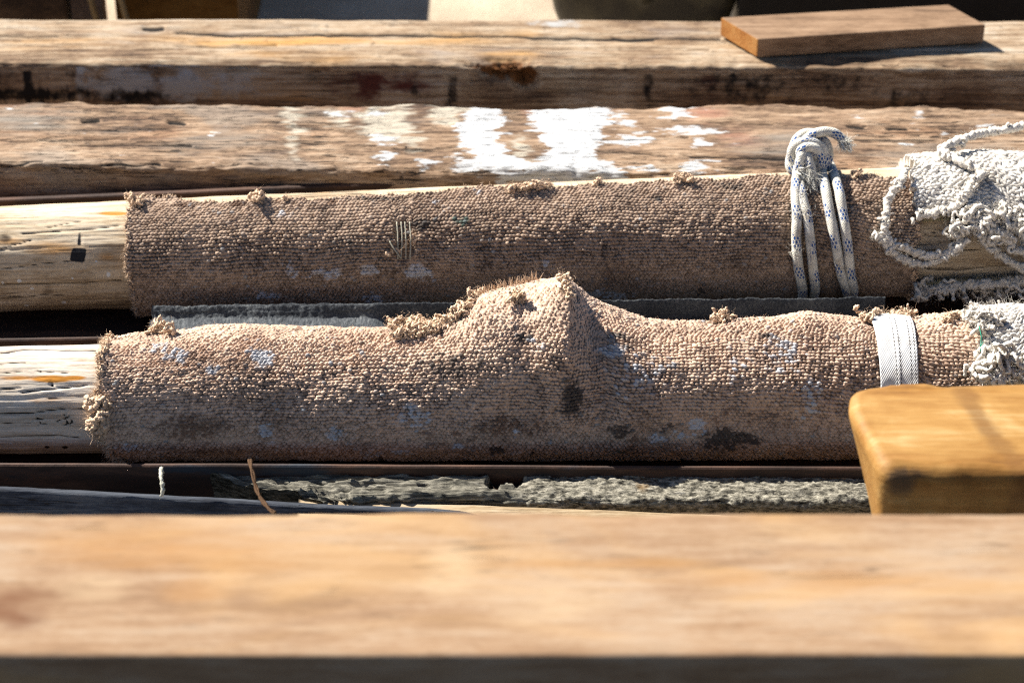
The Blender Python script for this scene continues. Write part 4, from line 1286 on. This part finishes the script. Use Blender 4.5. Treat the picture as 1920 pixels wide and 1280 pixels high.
def fluffy(name, paths, parent, r0=0.0062, hairs=260, seed=0, mat=None):
    m = MB()
    for k, p in enumerate(paths):
        q = spline(p, 26 * len(p))
        rr = r0 * (1 + 0.25 * vnoise(np.arange(len(q)) * 0.25, k * 3.7, 0, seed))
        g = np.random.default_rng(seed * 31 + k)
        # two plies of crinkled yarn round each other, with small nubs
        L = np.concatenate([[0], np.cumsum(np.linalg.norm(np.diff(q, axis=0), axis=1))])
        for ply in range(2):
            ph = L / 0.016 * 2 * math.pi + ply * math.pi + 1.2 * vnoise(L * 60, ply * 9.1, k, seed)
            offv = np.stack([np.cos(ph) * 0.6, np.sin(ph) * 0.6, np.sin(ph + 1) * 0.5], -1) * (r0 * 0.45)
            m.tube(q + offv, rr * 0.66, 9, True, 0.38, seed + k * 5 + ply, 0.22, 0.0075)
        nb = int(L[-1] / 0.009)
        for _ in range(nb):
            i = g.integers(0, len(q))
            c = q[i] + g.normal(0, r0 * 0.55, 3)
            a = g.normal(0, 1, 3); a /= np.linalg.norm(a)
            b = np.cross(a, g.normal(0, 1, 3)); b /= np.linalg.norm(b)
            s = r0 * g.uniform(0.4, 0.65)
            th = np.linspace(0, 4.6, 9)
            m.tube(c + s * (np.cos(th)[:, None] * a + np.sin(th)[:, None] * b), r0 * 0.34, 6, True, 0.3, _)
        ii = g.integers(0, len(q), hairs)
        ii = np.repeat(ii, 3)
        m.hairs(q[ii] + g.normal(0, r0 * 0.5, (len(ii), 3)), np.tile([0, -0.2, 0.2], (len(ii), 1)), 0.008, 0.00014, 0.7, 5, 1.0)
    return m.build(name, mat or M_fly, parent)
OB = lambda x, y, o=0.020: on(BACK, x, y, o)
YARNS = [
    [OB(1700, 318, .024), OB(1686, 345, .026), OB(1668, 370), OB(1662, 405), OB(1660, 440), OB(1672, 458), OB(1700, 466), OB(1738, 480), OB(1775, 474), OB(1800, 450), OB(1812, 425), OB(1822, 405, .026)],
    [OB(1638, 440), OB(1655, 450), OB(1672, 470), OB(1690, 484), OB(1720, 494), OB(1752, 490), OB(1785, 472, .024), OB(1815, 448, .028)],
    [OB(1722, 404, .018), OB(1760, 396, .020), OB(1792, 388, .022), OB(1808, 368, .024), OB(1820, 345, .026), OB(1838, 322, .026)] + [BACK.pt(0.548, R(-4), .028), BACK.pt(0.568, R(-16), .034), BACK.pt(0.605, R(-26), .040), BACK.pt(0.66, R(-30), .046)],
    [OB(1815, 400, .028), OB(1835, 430, .026), OB(1850, 455, .024), OB(1880, 480, .022), OB(1910, 500, .022), OB(1950, 520, .022)],
    [OB(1838, 398, .026), OB(1860, 425, .030), OB(1885, 440, .030), OB(1900, 465, .026), OB(1930, 470, .026)],
]
fluffy('loose_yarn', YARNS[:1], fl_b, 0.0056, 420, 3)
fluffy('loose_yarn', YARNS[1:2], fl_b, 0.0054, 360, 4)
fluffy('loose_yarn', YARNS[2:3], fl_b, 0.0062, 500, 5)
fluffy('loose_yarn', YARNS[3:4], fl_b, 0.0058, 360, 6)
fluffy('loose_yarn', YARNS[4:5], fl_b, 0.0066, 360, 7)
g = np.random.default_rng(77)
clump = np.array([OB(x, y, .022) for x, y in [(1830, 405), (1850, 400), (1850, 420), (1870, 415), (1880, 400), (1895, 425), (1905, 410), (1915, 435), (1890, 440), (1862, 435), (1830, 425), (1812, 420), (1800, 430)]])
tuft(BACK, clump, fl_b, 90, 0.020, 1800, M_fly, yr=0.0024, seed=201, name='tangled_yarn', hl=0.011)
# backing net showing under the torn edge, and ragged hem below
mb = MB()
for x in range(1735, 1815, 7):
    mb.tube(spline([OB(x, 396, .014), OB(x + 1, 412, .013)], 6), 0.0008, 5)
for y in (399, 405, 411):
    mb.tube(spline([OB(1730, y + 4, .0135), OB(1775, y, .0135), OB(1815, y - 3, .0135)], 16), 0.0008, 5)
mb.build('backing_net', M_net, fl_b)
hem = [[OB(1722, 548, .018), OB(1760, 541, .018), OB(1800, 535, .018), OB(1850, 532, .018), OB(1900, 528, .018), OB(1960, 520, .018)]]
fluffy('ragged_hem', hem, fl_b, 0.0070, 600, 8)
hem_c = np.array([OB(x, y, .020) for x, y in [(1735, 548), (1765, 545), (1800, 542), (1820, 556), (1845, 548), (1870, 552), (1895, 540), (1915, 536), (1835, 562), (1860, 566)]])
tuft(BACK, hem_c, fl_b, 60, 0.016, 900, M_fly, yr=0.0020, seed=203, name='tangled_yarn', hl=0.010)
mb = MB()
he = spline([OB(1725, 535, .012), OB(1790, 526, .012), OB(1860, 524, .012), OB(1930, 515, .012)], 60)
mb.hairs(he[RNG.integers(0, len(he), 320)], np.tile([0.2, -0.3, 0.8], (320, 1)), 0.006, 0.0005, 0.4, 4, 0.6)
mb.tube(he, 0.0014, 6, True, 0.4, 2)
mb.build('backing_fringe', M_net, fl_b)

# front pole fleece
XV0 = FRONT.locate(1842, 650)[0]
v0 = lambda A: XV0 + 0.006 * fbm(A * 6, 2.0, 0, 161, 3)
v1 = lambda A: np.full_like(A, 0.86)
va0 = lambda X: np.full_like(X, R(-60))
va1 = lambda X: np.full_like(X, R(120)) + R(4) * fbm(X * 30, 0.0, 0, 163, 3)
fl_f, (XVg, AVg, PV) = carpet('fleece_cover', FRONT, M_fl, (v0, v1), (va0, va1), 0.014, 0.0040, shape_0, st_0, 171, pu=0.0068, pv=0.0056, jit=0.22)
tag(fl_f, 'white fleece cover with matted edge on the front pole, behind the varnished timber end', 'fleece cover')
fuzz('loose_fibres', PV, rnd_idx, 2200, 0.008, 0.00018, M_fly, fl_f, FRONT, 0.7)
OF = lambda x, y, o=0.024: on(FRONT, x, y, o)
tuft(FRONT, np.array([OF(1840, 600), OF(1825, 594), OF(1850, 596), OF(1870, 592), OF(1838, 612)]), fl_f, 34, 0.014, 500, M_fly, yr=0.0018, seed=205, hl=0.013)
tuft(FRONT, np.array([OF(1848, 670), OF(1860, 685), OF(1880, 680), OF(1900, 695), OF(1870, 705), OF(1845, 690), OF(1920, 690), OF(1900, 710)]), fl_f, 80, 0.020, 1200, M_fly, yr=0.0024, seed=206, name='tangled_yarn', hl=0.012)
edge_fray(PV, 2, int(PV.shape[1] * .1), int(PV.shape[1] * .95), (-0.9, -0.4, 0.3), 500, 0.009, fl_f, yarns=90, yr=0.0024, mat=M_fly, rad=0.0002)
edge_fray(PV, int(PV.shape[1] * .14), 2, PV.shape[0] - 30, (0, 0.4, 1), 240, 0.010, fl_f, yarns=4, yr=0.002, mat=M_fly, rad=0.0002, axis=1)
M_grn = plain('green_thread', lin(20, 120, 96), lin(60, 170, 140), 200, 0.8)
for (a, b, c) in (((1836, 612), (1840, 632), (1838, 650)), ((1843, 640), (1838, 655), (1845, 662)), ((1828, 700), (1836, 704), (1832, 710))):
    mb = MB()
    mb.tube(spline([OF(*a, .030), OF(*b, .031), OF(*c, .030)], 12), 0.0006, 5)
    mb.build('green_thread', M_grn, fl_f)

# ------------------------------------------------------------------ webbing strap on the front pole
t = NT('white_webbing')
u, v = t.attr('u'), t.attr('v')
wv = t.math('MULTIPLY', t.math('SINE', t.math('MULTIPLY', u, 1500.0)), t.math('SINE', t.math('MULTIPLY', v, 110.0)))
st_line = 0
col = t.mix(t.smooth(t.noise(t.co, 50, 4), 0.4, 0.75), lin(248, 247, 244), lin(222, 218, 210))
dash = t.smooth(t.math('FRACT', t.math('MULTIPLY', u, 190.0)), 0.25, 0.4)
m = None
for c in (0.44, 0.55, 0.83, 0.94):
    ln = t.smooth(t.math('ABSOLUTE', t.math('SUBTRACT', t.math('MULTIPLY_ADD', t.math('SINE', t.math('MULTIPLY', u, 40.0)), 0.012, v), c)), 0.010, 0.022, 1, 0)
    m = ln if m is None else t.math('MAXIMUM', m, ln)
col = t.mix(t.math('MULTIPLY', t.math('MULTIPLY', m, dash), 0.85), col, lin(58, 54, 56))
M_web = t.done(col, 0.8, t.bump(wv, 0.45, 0.0006), 0.2)
aa = np.linspace(R(-75), R(185), 260)
vv = np.linspace(0, 1, 30)
Ag, Vg = np.meshgrid(aa, vv, indexing='ij')
xl, xr = FRONT.locate(1635, 612)[0], FRONT.locate(1712, 612)[0]
lean = 0.006 * (Ag - R(-30)) / R(100)
Xs = xl + lean * 0.7 + (xr - xl) * Vg * (1 - 0.10 * sstep(R(-20), R(70), Ag))
Ps = FRONT.pt(Xs, Ag, 0.0118 + 0.0006 * fbm(Xs * 60, Ag * 4, 0, 181, 2) + 0.001 * np.exp(-((Vg - 0.5) / 0.06) ** 2))
strap = new_mesh('webbing_strap', Ps.reshape(-1, 3), [], M_web, None, {'u': (Ag * 0.085).ravel(), 'v': Vg.ravel()}, True, grid_quads(*Ag.shape))
so = strap.modifiers.new('thickness', 'SOLIDIFY')
so.thickness = 0.0018
so.offset = 1
tag(strap, 'white stitched webbing strap round the front carpeted pole', 'strap')

# ------------------------------------------------------------------ near rail across the bottom and timber end at right (out of focus)
ZF = 0.40
rl, rr_ = at(200, 960, z=ZF), at(1700, 960, z=ZF)
fl_, fr_ = at(200, 1229, z=ZF), at(1700, 1229, z=ZF)
RW = rl[1] - fl_[1]
def attrs_r(px, py, P, S, Z):
    knot = blobs(px, py, [(30, 1140, 70, 40, .9), (90, 1120, 30, 14, .5)])
    pale = blobs(px, py, [(180, 1100, 90, 30, .7), (840, 1080, 60, 60, .6), (1000, 1130, 160, 40, .4), (1500, 1000, 300, 30, .4)])
    warm = blobs(px, py, [(300, 1020, 300, 40, .6), (480, 1060, 120, 14, .6), (1600, 1080, 300, 25, .5), (350, 1110, 60, 30, .5), (1150, 1055, 200, 10, .6)])
    return {'crack': np.zeros_like(px), 'knot': knot, 'pale': pale, 'warm': warm}
def disp_r(px, py, P, S, Z, a):
    x, y, z = P[..., 0], P[..., 1], P[..., 2]
    edge = np.exp(-(((S - RW) / 0.01) ** 2 + ((Z + 0.004) / 0.012) ** 2)) + np.exp(-((S / 0.01) ** 2 + ((Z + 0.004) / 0.012) ** 2))
    return 0.0008 * fbm(x * 4, y * 15, z * 15, 191, 3) + edge * (0.0010 * fbm(x * 12, S * 3, 0.0, 193, 4) - 0.0005)
M_rail = wood('planed_pine_rail', dim=0.62, streak=0.3, stops= [(0.0, lin(166, 130, 94)), (0.35, lin(191, 154, 115)), (0.65, lin(205, 172, 134)), (1.0, lin(215, 188, 154))], grain=0.6, stretch=0.10, cracks=0.12, bumpd=0.0006,
              tint=[(0.45, 0.7, lin(190, 152, 104), 0.6)],
              layers=[('warm', lin(166, 122, 74), 0.6, 0.5, 1.5, 25, 0.2), ('pale', lin(196, 170, 136), 0.6, 0.5, 1.5, 25, 0.3), ('knot', lin(112, 74, 48), 0.65, 0.5, 1.6, 40, 0.4)])
rail = timber('wooden_rail', rl, rr_, RW, 0.075, -2.2, 2.2, M_rail, 0.005, 0.005, 0.006, disp_r, attrs_r)
tag(rail, 'pale planed wooden rail running right across the foreground, out of focus', 'wooden rail')

# varnished timber end
ZB = 0.245
TB = 0.052
c_fl = at(1560, 713, z=ZB)   # far left corner before rounding
c_nl = at(1650, 884, z=ZB)   # near left corner
t = NT('varnished_timber')
g = t.map((0.10, 1, 1), (0, 0, R(-4)))
n1 = t.noise(g, 30, 5, 0.6, 0.4)
n2 = t.noise(g, 170, 4, 0.65, 0.2)
n3 = t.noise(t.co, 11, 4, 0.6, 0.5)
v = t.math('MULTIPLY_ADD', n2, 0.35, t.math('MULTIPLY_ADD', n3, 0.55, t.math('MULTIPLY', n1, 0.4)))
col = t.ramp(v, [(0.40, lin(92, 58, 26)), (0.55, lin(150, 106, 52)), (0.70, lin(174, 132, 74)), (0.84, lin(196, 164, 112))])
sx = t.t.nodes.new('ShaderNodeSeparateXYZ')
t.t.links.new(t.co, sx.inputs[0])
p_a, p_b = at(1800, 722, z=ZB), at(1920, 890, z=ZB)
kx = (p_b[0] - p_a[0]) / (p_b[1] - p_a[1])
for (sh, wd, am) in ((0.0, 0.018, 0.5), (0.075, 0.012, 0.25)):
    dl = t.math('SUBTRACT', sx.outputs[0], t.math('MULTIPLY_ADD', sx.outputs[1], kx, p_a[0] + sh - kx * p_a[1]))
    dl = t.math('ABSOLUTE', t.math('MULTIPLY_ADD', t.math('SUBTRACT', n3, 0.5), 0.05, dl))
    col = t.mix(t.math('MULTIPLY', t.smooth(dl, wd * 0.2, wd, 1, 0), t.smooth(n1, 0.3, 0.6, am * 0.5, am)), col, lin(92, 58, 34))
q = t.math('MULTIPLY_ADD', t.math('SUBTRACT', t.noise(t.co, 70, 5, 0.7), 0.5), 1.3, t.attr('blk'))
col = t.mix(t.smooth(q, 0.3, 0.9, 0, 0.7), col, lin(72, 64, 58))
M_var = t.done(col, 0.6, t.bump(t.math('MULTIPLY_ADD', n1, 0.5, n2), 0.9, 0.0012), 0.2)
H_ = 0.15
far_r, near_r = 0.058, 0.018
d_end = (c_nl - c_fl)[:2] / np.linalg.norm((c_nl - c_fl)[:2])
def corner(c, d1, d2, r, k):
    """rounded plan corner between two directions leaving it"""
    a = c[:2] + np.array(d1) * r
    b = c[:2] + np.array(d2) * r
    tt = np.linspace(0, 1, k)[:, None]
    return a * (1 - tt) ** 2 + 2 * c[:2] * tt * (1 - tt) + b * tt ** 2
yn = c_nl[1]
pl = [np.stack([np.linspace(1.5, c_fl[0] + 0.12, 30), np.full(30, c_fl[1])], -1)]
pl.append(np.stack([np.linspace(c_fl[0] + 0.115, c_fl[0] + far_r + 0.006, 24), np.full(24, c_fl[1])], -1))
pl.append(corner(c_fl, (1, 0), d_end, far_r, 16))
pl.append(c_fl[:2] + d_end * np.linspace(far_r + 0.004, np.linalg.norm((c_nl - c_fl)[:2]) - near_r - 0.004, 26)[:, None])
pl.append(corner(c_nl, -d_end, (1, 0), near_r, 10))
pl.append(np.stack([np.linspace(c_nl[0] + near_r + 0.004, c_nl[0] + 0.2, 60), np.full(60, yn)], -1))
pl.append(np.stack([np.linspace(c_nl[0] + 0.22, 1.5, 20), np.full(20, yn)], -1))
PL = np.vstack(pl)
tg = np.gradient(PL, axis=0)
tg /= np.linalg.norm(tg, axis=1)[:, None]
nin = np.stack([-tg[:, 1], tg[:, 0]], -1)          # inward
cen = np.array([0.9, (c_fl[1] + yn) / 2])
sgn = np.sign(np.median(np.sum(nin * (cen - PL), axis=1)))
nin = nin * sgn
re_ = 0.015
rings = []
def ringv(inset, z):
    p = PL + nin * inset
    sh = sstep(c_nl[0] + 0.25, c_fl[0], PL[:, 0]) * (-z) * (0.10 + 0.26 * np.clip((PL[:, 1] - yn) / (c_fl[1] - yn), 0, 1))
    return np.stack([p[:, 0] + sh, p[:, 1], np.full(len(p), ZB + z)], -1)
for z in np.linspace(-H_, -re_, 26):
    rings.append(ringv(0.0, z))
for a in np.linspace(0, math.pi / 2, 8)[1:]:
    rings.append(ringv(re_ * (1 - math.cos(a)), -re_ + re_ * math.sin(a)))
Pv = np.stack(rings, 0)
w_ = 0.0022 * fbm(Pv[..., 0] * 25, Pv[..., 1] * 25, Pv[..., 2] * 25, 195, 4)
Pv[..., 2] += w_ * (np.arange(len(rings))[:, None] > 20)
Pv[..., 1] += w_
n_, m_ = Pv.shape[:2]
pxv, pyv = proj(Pv)
blk = blobs(pxv, pyv, [(1688, 905, 30, 30, 1.0), (1712, 888, 40, 12, .8), (1800, 892, 90, 8, .4)])
qd = grid_quads(n_, m_, True)
tri = [list(range((n_ - 1) * m_, n_ * m_)), list(range(m_ - 1, -1, -1))]
var = new_mesh('timber_end', Pv.reshape(-1, 3), tri, M_var, None, {'blk': blk.ravel()}, True, qd)
bmv = var.data
# make the outside face outwards whichever way the outline ran
import bmesh
bm_ = bmesh.new()
bm_.from_mesh(bmv)
bmesh.ops.recalc_face_normals(bm_, faces=bm_.faces)
bm_.to_mesh(bmv)
bm_.free()
tag(var, 'thick golden varnished timber with rounded end, jutting in at lower right', 'timber')

# ------------------------------------------------------------------ things beyond the back beam
M_bx1 = wood('dark_brown_board', [(0.0, lin(70, 54, 40)), (0.5, lin(110, 86, 62)), (1.0, lin(134, 108, 80))], 1.0, 0.3, 0.2)
M_bx2 = wood('taupe_board', [(0.0, lin(104, 88, 74)), (0.5, lin(134, 114, 98)), (1.0, lin(152, 134, 118))], 1.0, 0.3, 0.1)
M_bx3 = wood('olive_brown_board', [(0.0, lin(92, 62, 22)), (0.5, lin(124, 86, 34)), (1.0, lin(140, 104, 50))], 1.0, 0.3, 0.1)
M_slat = wood('pale_batten', [(0.0, lin(170, 140, 90)), (1.0, lin(214, 184, 130))], 1.0, 0.3, 0.0)
def upright(name, pxa, pxb, pyr, y, top, depth, mat, label, cat, lean=0.0, group=None):
    """board standing on the ground beyond the beam: photograph columns pxa..pxb at its front face"""
    a, b = at(pxa, pyr, y=y), at(pxb, pyr, y=y)
    xa, xb = a[0], b[0]
    T_ = [(xa + lean, y, top), (xb + lean, y, top), (xb + lean, y + depth, top), (xa + lean, y + depth, top)]
    B_ = [(xa, y, GZ), (xb, y, GZ), (xb, y + depth, GZ), (xa, y + depth, GZ)]
    sh = lean * 0.0
    o = prism(name, T_, 0, mat, 0.004, None, B_)
    tag(o, label, cat, group)
    return o
YB = b1[1] + 0.20
upright('standing_board', -60, 124, 18, YB + 0.02, 0.03, 0.05, M_bx1, 'dark brown board standing beyond the back beam at far left', 'board')
upright('standing_board', 131, 192, 18, YB + 0.03, 0.05, 0.04, M_bx2, 'taupe grey board beyond the back beam, beside the dark brown one', 'board')
upright('batten', 205, 213, 33, YB, 0.12, 0.02, M_slat, 'pale thin batten leaning beyond the back beam, the left one', 'batten', -0.06)
upright('batten', 262, 269, 33, YB, 0.12, 0.02, M_slat, 'pale thin batten leaning beyond the back beam, against the olive brown board', 'batten', -0.06)
upright('brown_crate', 216, 446, 18, YB + 0.05, 0.07, 0.9, M_bx3, 'wide olive brown crate standing beyond the back beam', 'crate')

M_tar = plain('black_plastic', (0.012, 0.012, 0.013, 1), (0.02, 0.02, 0.021, 1), 30, 0.5, 0.0006)
upright('black_bin', 1385, 2300, 18, YB + 0.10, 0.12, 0.4, M_tar, 'black plastic bin standing beyond the back beam behind the offcut', 'bin')
# tyre
t = NT('dull_rubber')
n = t.noise(t.co, 14, 4)
M_tyre = t.done(t.mix(t.smooth(n, 0.4, 0.7), (0.03, 0.028, 0.022, 1), (0.11, 0.10, 0.06, 1)), 0.45, t.bump(t.noise(t.co, 80, 4), 0.4, 0.001), 0.4)
ta, tb = at(1040, 33, y=YB + 0.16), at(1370, 33, y=YB + 0.16)
cx = (ta[0] + tb[0]) / 2
rad_o = (tb[0] - ta[0]) / 2 * 1.06
tc = np.array([cx, YB + 0.16, GZ + rad_o])
th = np.linspace(0, 2 * math.pi, 72, endpoint=False)
prof_t = []
for p in np.linspace(0, 2 * math.pi, 28, endpoint=False):
    ww = 0.06 * np.sign(math.cos(p)) * abs(math.cos(p)) ** 0.6
    hh_ = 0.10 * np.sign(math.sin(p)) * abs(math.sin(p)) ** 0.8
    prof_t.append((rad_o - 0.10 + hh_, ww))
prof_t = np.array(prof_t)
V = np.array([[tc[0] + r * math.cos(a), tc[1] + w, tc[2] + r * math.sin(a)] for a in th for (r, w) in prof_t])
nT, mT = len(th), len(prof_t)
i = np.arange(nT)[:, None]; j = np.arange(mT)[None]
Q = np.stack([i * mT + j, ((i + 1) % nT) * mT + j, ((i + 1) % nT) * mT + (j + 1) % mT, i * mT + (j + 1) % mT], -1).reshape(-1, 4)
tyre = new_mesh('tyre', V, [], M_tyre, None, None, True, Q)
tag(tyre, 'dull olive black tyre standing beyond the back beam', 'tyre')
